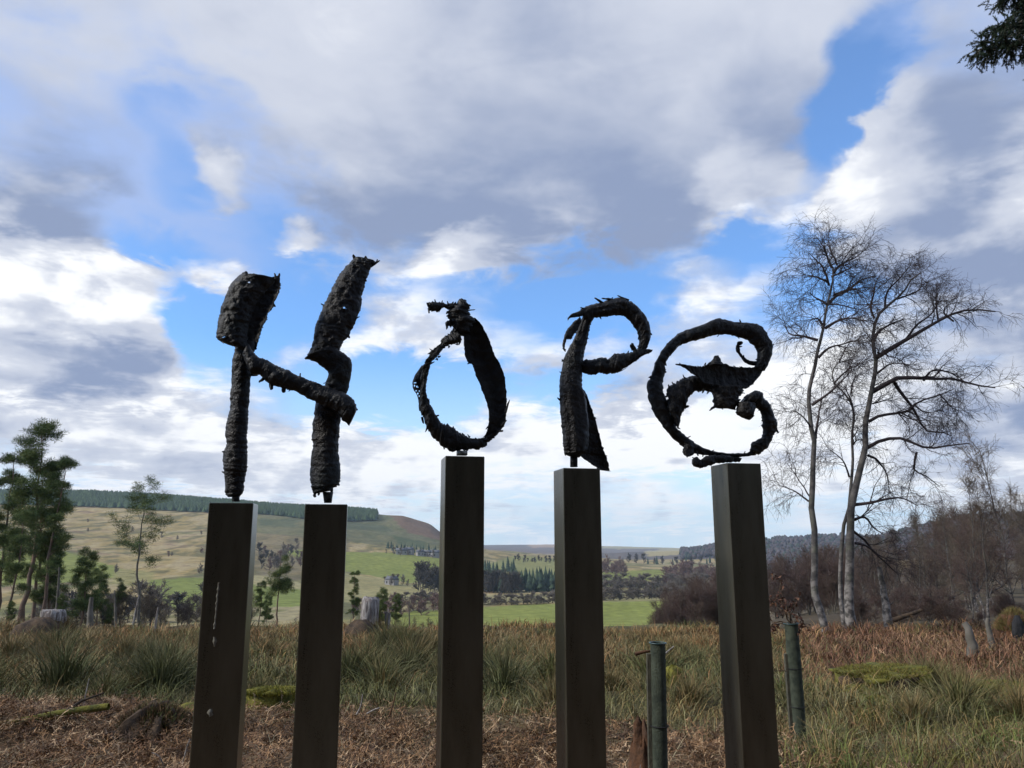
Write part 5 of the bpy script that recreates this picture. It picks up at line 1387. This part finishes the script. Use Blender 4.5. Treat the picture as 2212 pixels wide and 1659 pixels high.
stem(333, 1385, 342, 1312, 25, 0.05, M_DEADWOOD, 'dead_sapling', 'short pale dead stem right of the lone pine', 'dead tree', 0, GS)
stem(652, 1360, 655, 1255, 26, 0.07, M_GREYBARK, 'dead_sapling', 'thin grey dead stem close left of the second pillar', 'dead tree', 8, GS)
stem(192, 1390, 198, 1290, 27, 0.13, M_GREYBARK, 'dead_sapling', 'thick grey dead stem right of the pale stump', 'dead tree', 8, GS)
stem(250, 1390, 248, 1275, 28, 0.05, M_GREYBARK, 'dead_sapling', 'slim grey dead stem below the flat-topped pine', 'dead tree', 10, GS)
stem(120, 1385, 128, 1225, 29, 0.06, M_GREYBARK, 'dead_sapling', 'bare dead stem behind the pale stump', 'dead tree', 16, GS)
stem(285, 1390, 300, 1285, 29, 0.05, M_DEADWOOD, 'dead_sapling', 'pale dead stem beside the lone pine trunk', 'dead tree', 10, GS)
stem(885, 1390, 884, 1300, 30, 0.03, M_GREYBARK, 'dead_sapling', 'hair-thin bare stem left of the middle pillar', 'dead tree', 14, GS)
stem(2105, 1425, 2083, 1345, 17.2, 0.14, M_GREYBARK, 'leaning_trunk', 'thick grey-green leaning trunk base near the right border', 'trunk', 0)
stem(2145, 1400, 2134, 1335, 20, 0.09, M_GREYBARK, 'leaning_trunk', 'short grey-green leaning trunk right of the thicker one', 'trunk', 0)
stem(1870, 1365, 1990, 1318, 27, 0.12, M_ROOT, 'fallen_trunk', 'dark mossy fallen trunk lying aslant in the wood edge', 'trunk', 6)
# upturned root plate at the right border, black lump for the hollow's shade under a tawny hump
b = on_ground(2198, 20.5)
o = thing('root_plate', 'upturned root plate with hollow painted black under tawny grass at right border', 'stump', b)
lumpy('hump', o, [M_RUSTWOOD], [(0.42, -0.2), (0.40, 0.15), (0.40, 0.45), (0.30, 0.66), (0.12, 0.76)], amp=0.4, seed=31, freq=2.6, sy=0.7, S=36)
lumpy('hollow_shade', o, [M_BLACK], [(0.16, 0.05), (0.2, 0.25), (0.17, 0.5), (0.07, 0.68)], amp=0.25, seed=32, freq=2.2, sx=0.75, sy=0.5, loc=(-0.16, -0.36, 0.02))
sprigs(o, 'grass_fringe', 3500, 0.44, 0.36, 0.30, 0.16, [(0.22, 0.17, 0.06), (0.15, 0.10, 0.045), (0.12, 0.12, 0.04)], dome=0.45)
roots(o, 6, 0.4, 0.5, M_ROOT, rad=0.05, z=0.4)

# tree guards: green mesh tubes tied to stakes
M_GUARD = mat('green_guard_mesh', (0.026, 0.034, 0.024), 0.7, spec=0.25, var=(0.06, 0.072, 0.05), vscale=14, bump=0.6, bscale=120)
M_RIM = mat('guard_rim', (0.03, 0.06, 0.06), 0.4, spec=0.5)
def guard(px_t, py_t, px_b, Y, r, lab, stake_dx, stake_top):
    A = on_ground(px_b, Y); B = at(px_t, py_t, Y)
    o = thing('tree_guard', lab, 'tree guard', A, group='green tree guards')
    ax = B - A; H = ax.length; d = ax.normalized()
    q = Vector((0, 0, 1)).rotation_difference(d)
    S = 22; g = Geo(); V = []; n = 46
    for i in range(n):
        z = H * i / (n - 1); rr = r * (1 + 0.025 * (i % 2)) * (1 + 0.04 * mn.noise((z * 4, 1, Y)))
        for j in range(S): V.append(q @ Vector((math.cos(j * 6.2832 / S) * rr, math.sin(j * 6.2832 / S) * rr, z)))
    m = len(V)
    for i in range(n):
        z = H * i / (n - 1)
        for j in range(S): V.append(q @ Vector((math.cos(j * 6.2832 / S) * r * 0.93, math.sin(j * 6.2832 / S) * r * 0.93, z)))
    Q = []
    for i in range(n - 1):
        for j in range(S):
            a = i * S + j; b2 = i * S + (j + 1) % S
            Q.append((a, b2, b2 + S, a + S)); Q.append((m + b2, m + a, m + a + S, m + b2 + S))
    g.add([tuple(v) for v in V], Q)
    tb = link('tube', g.mesh('tube', [M_GUARD], True), o)
    g = Geo(); a = np.linspace(0, 2 * math.pi, 25)
    P = np.array([tuple(q @ Vector((math.cos(t) * r * 1.1, math.sin(t) * r * 1.1, H))) for t in a])[None]
    tube_batch(g, P, np.full((1, 25), r * 0.10), 6); link('rim', g.mesh('rim', [M_RIM], True), tb)
    sx = stake_dx; bm = rounded_box(r * 0.75, r * 0.75, -0.25, H * stake_top, 0.004)
    for v in bm.verts: v.co = q @ Vector(v.co)
    me = bpy.data.meshes.new('stake'); bm.to_mesh(me); bm.free(); me.materials.append(M_STAKE); s_ = link('stake', me, o); s_.location = (sx, 0.01, 0)
    for f in (0.3, 0.62):
        g = Geo(); P = np.array([tuple(q @ Vector((math.cos(t) * r * 1.16, math.sin(t) * r * 1.16, H * f))) for t in a])[None]
        tube_batch(g, P, np.full((1, 25), 0.004), 4); link('cable_tie', g.mesh('cable_tie', [M_BLACK], True), o)
    return A, B, o
guard(1421, 1389, 1430, 5.0, 0.046, 'dark green mesh tree guard with stake between fourth and fifth pillars', -0.052, 0.95)
A2, B2, g2 = guard(1709, 1347, 1729, 8.7, 0.07, 'green tree guard with leafy brown sapling right of rightmost pillar', -0.072, 0.74)
# oak sapling keeping its brown leaves
def sapling():
    o = thing('oak_sapling', 'sapling with clinging brown leaves growing out of the right tree guard', 'sapling', A2)
    off = np.array(A2); g = Geo(); Y = A2.y
    SZ = (1850, 1380, 160 / 632)
    paths = [[(310, 570), (265, 500), (215, 390), (185, 310), (180, 240), (200, 150)], [(310, 560), (290, 440), (270, 350), (240, 230), (190, 120)], [(320, 560), (300, 430), (330, 360), (360, 250)], [(315, 560), (360, 440), (400, 520), (420, 570)],
             [(300, 570), (230, 545), (160, 560), (120, 600)], [(300, 575), (220, 570), (200, 640)], [(320, 570), (390, 590), (440, 580)], [(240, 440), (170, 350), (115, 285)], [(330, 580), (400, 620), (380, 640)]]
    B = np.array([np.array(traced(SZ, p, Y, 8, 0.25)[0]) - off for p in paths])
    st = np.array([[0, 0, 0], list(np.array(B2) - off)])
    s = np.linspace(0, 1, 8)[:, None]; B = np.concatenate([B, (st[0] * (1 - s) + st[1] * s)[None]])
    tube_batch(g, B, np.broadcast_to(np.linspace(0.009, 0.003, 8), (len(B), 8)), 5)
    P1, R1 = sprout(B[:-1], np.full((len(B) - 1, 8), 0.004), 5, 0.3, 1.0, 0.12, 50, 3, 0.0, 0.5, 0.6, 0.002, 0.2)
    tube_batch(g, P1, R1, 4)
    link('stem', g.mesh('stem', [M_ROOT], True), o)
    pos = np.concatenate([P1[:, 1], P1[:, 2], B[:-1, -1], B[:-1, 5]]); pos = np.concatenate([pos, pos + rng.normal(size=pos.shape) * 0.015])
    n = len(pos); gl = Geo()
    d = nrm(rng.normal(size=(n, 3)) + np.array([0, 0, -0.5])); s = nrm(np.cross(d, rng.normal(size=(n, 3)))); up = np.cross(d, s)
    L = rng.uniform(0.03, 0.06, (n, 1)); W = L * 0.3
    V = np.stack([pos, pos + d * L * 0.45 + s * W + up * 0.006, pos + d * L, pos + d * L * 0.45 - s * W + up * 0.006, pos + d * L * 0.5 - up * 0.004], 1).reshape(-1, 3)
    base = (np.arange(n) * 5)[:, None, None]; T = (base + np.array([(0, 1, 4), (1, 2, 4), (2, 3, 4), (3, 0, 4)])[None]).reshape(-1, 3)
    C = np.repeat(np.array([(0.11, 0.05, 0.032), (0.075, 0.038, 0.03), (0.14, 0.075, 0.045)])[rng.integers(3, size=n)], 5, 0)
    gl.add(V, None, T, C); link('leaves', gl.mesh('leaves', [M_TINT]), o)
sapling()
# loose stalks and sticks
def stick(pts, Y, r, lab, col=M_DEADWOOD):
    P = []
    for (px, py) in pts: P.append(np.array(at(px, py, Y)))
    P = np.array(P)
    A = on_ground(pts[0][0], Y)
    P[0] = np.array(A) if abs(P[0, 2] - A.z) < 0.25 else P[0]
    o = thing('dead_stalk', lab, 'stalk', Vector(P[0]), group='loose dead stalks')
    C = catmull(P, 8) if len(P) > 2 else np.linspace(P[0], P[1], 8)
    g = Geo(); tube_batch(g, (C - P[0])[None], np.linspace(r, r * 0.5, 8)[None], 6)
    link('stalk', g.mesh('stalk', [col], True), o)
ZG = (800, 1500, 800 / 2212); ZL = (0, 1500, 900 / 2212)
stick([zpt(ZG, 195, 675), zpt(ZG, 222, 620), zpt(ZG, 236, 540)], 8.9, 0.010, 'pale upright stalk right of the second pillar')
stick([zpt(ZG, 415, 690), zpt(ZG, 440, 610), zpt(ZG, 462, 525)], 8.9, 0.010, 'brown-tipped upright stalk between second and middle pillars', M_RUSTWOOD)
stick([zpt(ZG, 265, 670), zpt(ZG, 310, 645), zpt(ZG, 350, 630)], 8.9, 0.010, 'short slanting stalk between the two upright stalks')
stick([zpt(ZL, 1080, 890), zpt(ZL, 1115, 820), zpt(ZL, 1142, 745)], 7.5, 0.010, 'pale slanting stalk just left of the leftmost pillar')
stick([zpt(ZL, 1010, 890), zpt(ZL, 960, 860), zpt(ZL, 910, 828)], 7.5, 0.008, 'forked pale twig lying left of the leftmost pillar')
stick([zpt(ZL, 1465, 850), zpt(ZL, 1510, 880), zpt(ZL, 1555, 905)], 7.5, 0.008, 'pale twig lying between the two H pillars')
stick([zpt(ZL, 497, 560), zpt(ZL, 512, 490), zpt(ZL, 535, 385)], 9.8, 0.009, 'thin straw stalk standing in rushes left of the pillars')
stick([(1700, 1450), (1690, 1449), (1676, 1449)], 8.6, 0.006, 'thin dark twig tied across the right tree guard', M_ROOT)
stick([(1372, 1413), (1392, 1408), (1408, 1406)], 5.05, 0.012, 'brown stick poking left of the left tree guard', M_RUSTWOOD)
stick([(1437, 1412), (1446, 1404), (1456, 1396)], 5.2, 0.006, 'thin pale stick poking right of the left tree guard')

# ================================================================== grasses, rushes and bracken
def blades(name, label, x, y, az, lean, L, w, cols, curve=0.5, z0=0.0, cat='grass'):
    n = len(x); z = ground(x, y) + z0
    dr = np.stack([np.cos(az), np.sin(az), np.zeros(n)], -1)
    side = np.stack([-np.sin(az), np.cos(az), np.zeros(n)], -1)
    # face the blade's flat side at a random turn
    tw = rng.uniform(0, math.pi, n)[:, None]
    side = nrm(side * np.cos(tw) + dr * np.sin(tw) * 0.8)
    p0 = np.stack([x, y, z], -1)
    d0 = nrm(dr * np.sin(lean)[:, None] + np.array([0, 0, 1.0]) * np.cos(lean)[:, None])
    l2 = lean + curve * rng.uniform(0.5, 1.5, n)
    d1 = nrm(dr * np.sin(l2)[:, None] + np.array([0, 0, 1.0]) * np.cos(l2)[:, None])
    p1 = p0 + d0 * (L * 0.55)[:, None]; p2 = p1 + d1 * (L * 0.45)[:, None]
    sw = side * (w / 2)[:, None]
    V = np.stack([p0 - sw, p0 + sw, p1 - sw * 0.8, p1 + sw * 0.8, p2], 1).reshape(-1, 3)
    b = (np.arange(n) * 5)[:, None]
    Q = b + np.array([[0, 1, 3, 2]]); T = b + np.array([[2, 3, 4]])
    C = np.repeat(cols, 5, 0)
    me = mesh_of(name, V, Q, T, C, [M_TINT])
    return link(name, me, None, label, cat, None, 'stuff')
def area(n, y0, y1, pad=1.35):
    y = np.sqrt(rng.uniform(y0 ** 2, y1 ** 2, n))
    x = rng.uniform(-1, 1, n) * y * 0.675 * pad
    return x, y
def pick(cols, n, lo=0.7, hi=1.3):
    return np.asarray(cols)[rng.integers(len(cols), size=n)] * rng.uniform(lo, hi, (n, 1))
def tuft(x, y, m, rad):
    X = np.repeat(x, m) + rng.normal(size=len(x) * m) * np.repeat(rad, m)
    Y = np.repeat(y, m) + rng.normal(size=len(x) * m) * np.repeat(rad, m)
    return X, Y
def pxof(x, y): return project(x, y, ground(x, y))[0]
def ptuft(name, label, n, y0, y1, prob, m, rad, Lr, wpx, cols, lean=(0.05, 0.5), curve=0.6, cat='grass', tone=0.25):
    n = int(n * 1.27); x, y = area(n, y0, y1)
    keep = rng.random(n) < prob(x, y, pxof(x, y))
    x, y = x[keep], y[keep]
    k = len(x)
    X, Y = tuft(x, y, m, np.full(k, rad) * rng.uniform(0.6, 1.4, k))
    N = len(X)
    hs = np.repeat(rng.uniform(0.5, 1.45, k), m)
    pn_ = np.clip(nz(x, y, 1.3, 95) * 1.8 - 0.4 + rng.normal(size=k) * 0.18, 0, 0.999)
    cc_ = np.asarray(cols)[(pn_ * len(cols)).astype(int)] * rng.uniform(1 - tone, 1 + tone, (k, 1))
    base = np.repeat(cc_, m, 0) * rng.uniform(0.5, 1.6, (N, 1))
    away = np.arctan2(Y - np.repeat(y, m), X - np.repeat(x, m)) + rng.normal(size=N) * 0.7
    blades(name, label, X, Y, away, rng.uniform(*lean, N), rng.uniform(*Lr, N) * hs, np.maximum(0.004, Y * wpx) * rng.uniform(0.7, 1.4, N), base, curve, cat=cat)
nz = lambda x, y, s, sd: fbm(x / s, y / s, sd, 3)
# big rush clumps, each one a thing
def clump_mesh(n, h, cols):
    a = rng.uniform(0, 6.28, n); q = np.abs(rng.normal(size=n)) * 0.13
    p = np.stack([np.cos(a) * q, np.sin(a) * q, np.full(n, -0.05)], -1)
    lean = np.clip(q * 3.2 + rng.normal(size=n) * 0.16, 0, 1.3); az = a + rng.normal(size=n) * 0.5
    L = h * rng.uniform(0.55, 1.2, n)
    def dr(l): return np.stack([np.cos(az) * np.sin(l), np.sin(az) * np.sin(l), np.cos(l)], -1)
    p1 = p + dr(lean) * (L * 0.5)[:, None]; p2 = p1 + dr(lean + rng.uniform(0.1, 0.9, n)) * (L * 0.5)[:, None]
    sd = nrm(rng.normal(size=(n, 3)) * np.array([1, 1, 0.1])) * 0.0045
    V = np.stack([p - sd, p + sd, p1 - sd * 0.8, p1 + sd * 0.8, p2], 1).reshape(-1, 3); b_ = (np.arange(n) * 5)[:, None]
    C = np.repeat(np.asarray(cols)[rng.integers(len(cols), size=n)] * rng.uniform(0.6, 1.5, (n, 1)), 5, 0)
    C.reshape(n, 5, 3)[:, 4] = C.reshape(n, 5, 3)[:, 4] * 0.5 + np.array([0.17, 0.11, 0.05]) * 0.5
    return mesh_of('rush_clump', V, b_ + np.array([[0, 1, 3, 2]]), b_ + np.array([[2, 3, 4]]), C, [M_TINT])
CL = [clump_mesh(420, 0.62, [(0.095, 0.11, 0.04), (0.13, 0.135, 0.055), (0.17, 0.145, 0.065)]), clump_mesh(420, 0.55, [(0.11, 0.10, 0.04), (0.18, 0.15, 0.07), (0.23, 0.16, 0.075)]), clump_mesh(420, 0.7, [(0.09, 0.105, 0.045), (0.14, 0.145, 0.075), (0.08, 0.095, 0.035)])]
spots_ = 0
while spots_ < 85:
    x_, y_ = area(1, 9.2, 18); x_, y_ = float(x_[0]), float(y_[0]); p_ = float(pxof(np.array([x_]), np.array([y_]))[0])
    if y_ < 11 and p_ < 900: continue
    if p_ > 1700 and y_ > 12.5: continue
    s_ = rng.uniform(0.65, 1.35)
    where = ('left of the pillars' if p_ < 440 else 'between the H pillars' if p_ < 700 else 'left of the middle pillar' if p_ < 960 else 'between third and fourth pillars' if p_ < 1220 else 'left of the last pillar' if p_ < 1600 else 'right of the last pillar')
    link('rush_clump', CL[rng.integers(3)], None, 'clump of green-brown rushes %s, %s' % (where, 'near the bracken' if y_ < 12 else 'in the middle of the grass' if y_ < 16 else 'towards the slope edge'), 'rushes', 'rush clumps', None, (x_, y_, gz(x_, y_)), (0, 0, rng.uniform(0, 6.28)), (s_ * 1.15, s_ * 1.15, s_))
    spots_ += 1
RUSH = [(0.11, 0.12, 0.045), (0.15, 0.15, 0.065), (0.09, 0.095, 0.035), (0.19, 0.175, 0.09), (0.20, 0.16, 0.07), (0.23, 0.155, 0.065)]
TAWNY = [(0.25, 0.155, 0.065), (0.30, 0.18, 0.08), (0.19, 0.14, 0.058), (0.25, 0.13, 0.058)]
STRAW = [(0.27, 0.22, 0.12), (0.22, 0.165, 0.085), (0.32, 0.27, 0.16)]
FERN = [(0.20, 0.11, 0.055), (0.28, 0.17, 0.09), (0.15, 0.08, 0.042), (0.36, 0.25, 0.15), (0.09, 0.055, 0.035), (0.22, 0.13, 0.065)]
def edge_near(x, y, px): return 10.1 + 1.6 * (nz(x, y, 1.6, 81) - 0.5) - 1.6 * sstep(850, 1150, px) + 0.2 * np.sin(px / 170)
ptuft('rushes', 'grey-green rushes and grass covering the ground behind the pillars', 3800, 5.5, 22,
      lambda x, y, px: sstep(-0.3, 0.5, y - edge_near(x, y, px)) * sstep(24, 13, y + 7 * (nz(x, y, 2.5, 83) - 0.5)) * (0.25 + 0.75 * sstep(0.42, 0.56, nz(x, y, 1.5, 99))) * (1 - 0.75 * sstep(1680, 1760, px) * sstep(11.5, 12.5, y)), 32, 0.17, (0.14, 0.40), 0.0007, RUSH, (0.1, 1.3), 0.9)
ptuft('tawny_grass', 'tawny dead moor grass along the edge of the slope', 3600, 9.5, 27,
      lambda x, y, px: sstep(9, 18, y + 6 * (nz(x, y, 2.2, 87) - 0.5)) * (0.35 + 0.65 * sstep(0.40, 0.58, nz(x, y, 1.7, 101))) * (1 - 0.85 * sstep(1690, 1790, px) * sstep(25, 22, y)), 30, 0.20, (0.14, 0.42), 0.0007, RUSH[:1] + TAWNY + STRAW[1:2], (0.05, 1.0), 0.7)
ptuft('short_grass', 'short olive grass between the rush clumps', 6500, 6.5, 25,
      lambda x, y, px: sstep(-0.5, 0.8, y - edge_near(x, y, px)) * (1 - 0.8 * sstep(1690, 1790, px) * sstep(11.5, 13.5, y)), 16, 0.2, (0.12, 0.26), 0.0008, [(0.12, 0.12, 0.042), (0.15, 0.135, 0.055), (0.20, 0.14, 0.065)], (0.2, 1.0), 0.6)
ptuft('near_grass', 'mixed green grass in the lower right corner', 2000, 6.0, 12,
      lambda x, y, px: sstep(1640, 1760, px) * sstep(0.36, 0.56, nz(x, y, 0.9, 91) + 0.06), 30, 0.10, (0.14, 0.42), 0.0008, RUSH + [(0.15, 0.145, 0.04), (0.12, 0.15, 0.045)], (0.1, 0.9), 0.9)
# bracken stems on the right
ptuft('standing_bracken', 'tangle of red-brown dead bracken stems beneath the birches', 3400, 11.2, 27,
      lambda x, y, px: sstep(1670, 1760, px) * sstep(11.2, 13.5, y + 2.4 * (nz(x, y, 1.8, 93) - 0.5)), 30, 0.2, (0.14, 0.5), 0.0009, [(0.17, 0.085, 0.048), (0.22, 0.115, 0.065), (0.13, 0.065, 0.04), (0.27, 0.16, 0.09)], (0.2, 1.4), 1.1, 'bracken')
# flattened bracken litter in front: fronds are strips with side leaflets
def litter(name, label, n, y0, y1, prob, cols):
    n = int(n * 1.25); x, y = area(n, y0, y1)
    keep = rng.random(n) < prob(x, y, pxof(x, y)); x, y = x[keep], y[keep]; n = len(x)
    L = rng.uniform(0.10, 0.34, n); az = rng.uniform(0, 2 * math.pi, n); el = rng.normal(size=n) * 0.22 + 0.10
    z = ground(x, y) + rng.uniform(0.0, 0.10, n) ** 1.0
    d = np.stack([np.cos(az) * np.cos(el), np.sin(az) * np.cos(el), np.sin(el)], -1)
    s = nrm(np.cross(d, np.array([0, 0, 1.0]) + rng.normal(size=(n, 3)) * 0.5)); u = np.cross(s, d)
    p = np.stack([x, y, z], -1)
    c = pick(cols, n, 0.6, 1.35)
    g = Geo(); K = 7
    bendv = rng.normal(size=(n, 1)) * 0.12
    def P(t): return p + d * (L[:, None] * t) + s * (bendv * t * t * L[:, None] * 3) + u * (0.10 * np.sin(t * 3.0) * L[:, None])
    w = 0.0035
    V = np.stack([P(0) - s * w, P(0) + s * w, P(0.5) - s * w, P(0.5) + s * w, P(1.0)], 1).reshape(-1, 3)
    b = (np.arange(n) * 5)[:, None]
    g.add(V, b + np.array([[0, 1, 3, 2]]), b + np.array([[2, 3, 4]]), np.repeat(c * 1.15, 5, 0))
    for k in range(K):
        t = 0.15 + 0.8 * k / K; sg = 1 if k % 2 else -1
        l = L[:, None] * 0.30 * (1 - 0.7 * t) * rng.uniform(0.5, 1.4, (n, 1))
        q = P(t); dd = nrm(s * sg + d * 0.5 + u * rng.normal(size=(n, 1)) * 0.9)
        wv = np.cross(dd, u) * 0.008
        V = np.stack([q - wv, q + wv, q + dd * l], 1).reshape(-1, 3)
        g.add(V, None, np.arange(3 * n).reshape(-1, 3), np.repeat(c * rng.uniform(0.7, 1.3, (n, 1)), 3, 0))
    link(name, g.mesh(name, [M_TINT]), None, label, 'bracken', None, 'stuff')
litter('bracken_litter', 'flattened brown dead bracken covering the ground around the pillars', 46000, 3.2, 11.5,
       lambda x, y, px: sstep(0.5, -0.4, y - edge_near(x, y, px)) * (1 - 0.8 * sstep(1640, 1800, px)) * (0.1 + 0.9 * sstep(5.5, 7.0, y)) * (0.25 + 0.75 * sstep(0.38, 0.56, nz(x, y, 0.55, 97))), FERN)
litter('bracken_debris', 'brown bracken debris under the birches on the right', 9000, 9, 24,
       lambda x, y, px: sstep(1680, 1780, px) * sstep(10.5, 12.5, y), FERN)
xs, ys = area(3200, 6.5, 10.5); kp = (ys < edge_near(xs, ys, pxof(xs, ys)) + 0.2) & (pxof(xs, ys) < 1720); xs, ys = xs[kp], ys[kp]; n = len(xs)
blades('straw', 'pale straw stalks strewn over the bracken', xs, ys, rng.uniform(0, 6.28, n), rng.uniform(1.2, 1.6, n), rng.uniform(0.15, 0.5, n), np.full(n, 0.007), pick(STRAW, n), 0.1, 0.05)

# ================================================================== air
def haze():
    x0, x1, y0, y1, z0, z1 = -7400, 7400, -7400, 7400, -330, 230
    V = [(x, y, z) for z in (z0, z1) for y in (y0, y1) for x in (x0, x1)]
    Q = [(0, 2, 3, 1), (4, 5, 7, 6), (0, 1, 5, 4), (2, 6, 7, 3), (0, 4, 6, 2), (1, 3, 7, 5)]
    m = bpy.data.materials.new('haze'); m.use_nodes = True
    t = NT(m.node_tree); t.n.clear()
    pv = t.new('ShaderNodeVolumePrincipled', ins={'Color': (0.68, 0.84, 1.0, 1), 'Density': HAZE, 'Anisotropy': 0.0})
    t.new('ShaderNodeOutputMaterial', ins={1: pv.outputs[0]})
    link('haze', mesh_of('haze', V, Q, None, None, [m]), None, 'thin blue haze filling the valley air', 'haze', None, 'stuff')
HAZE = 0.00008
haze()
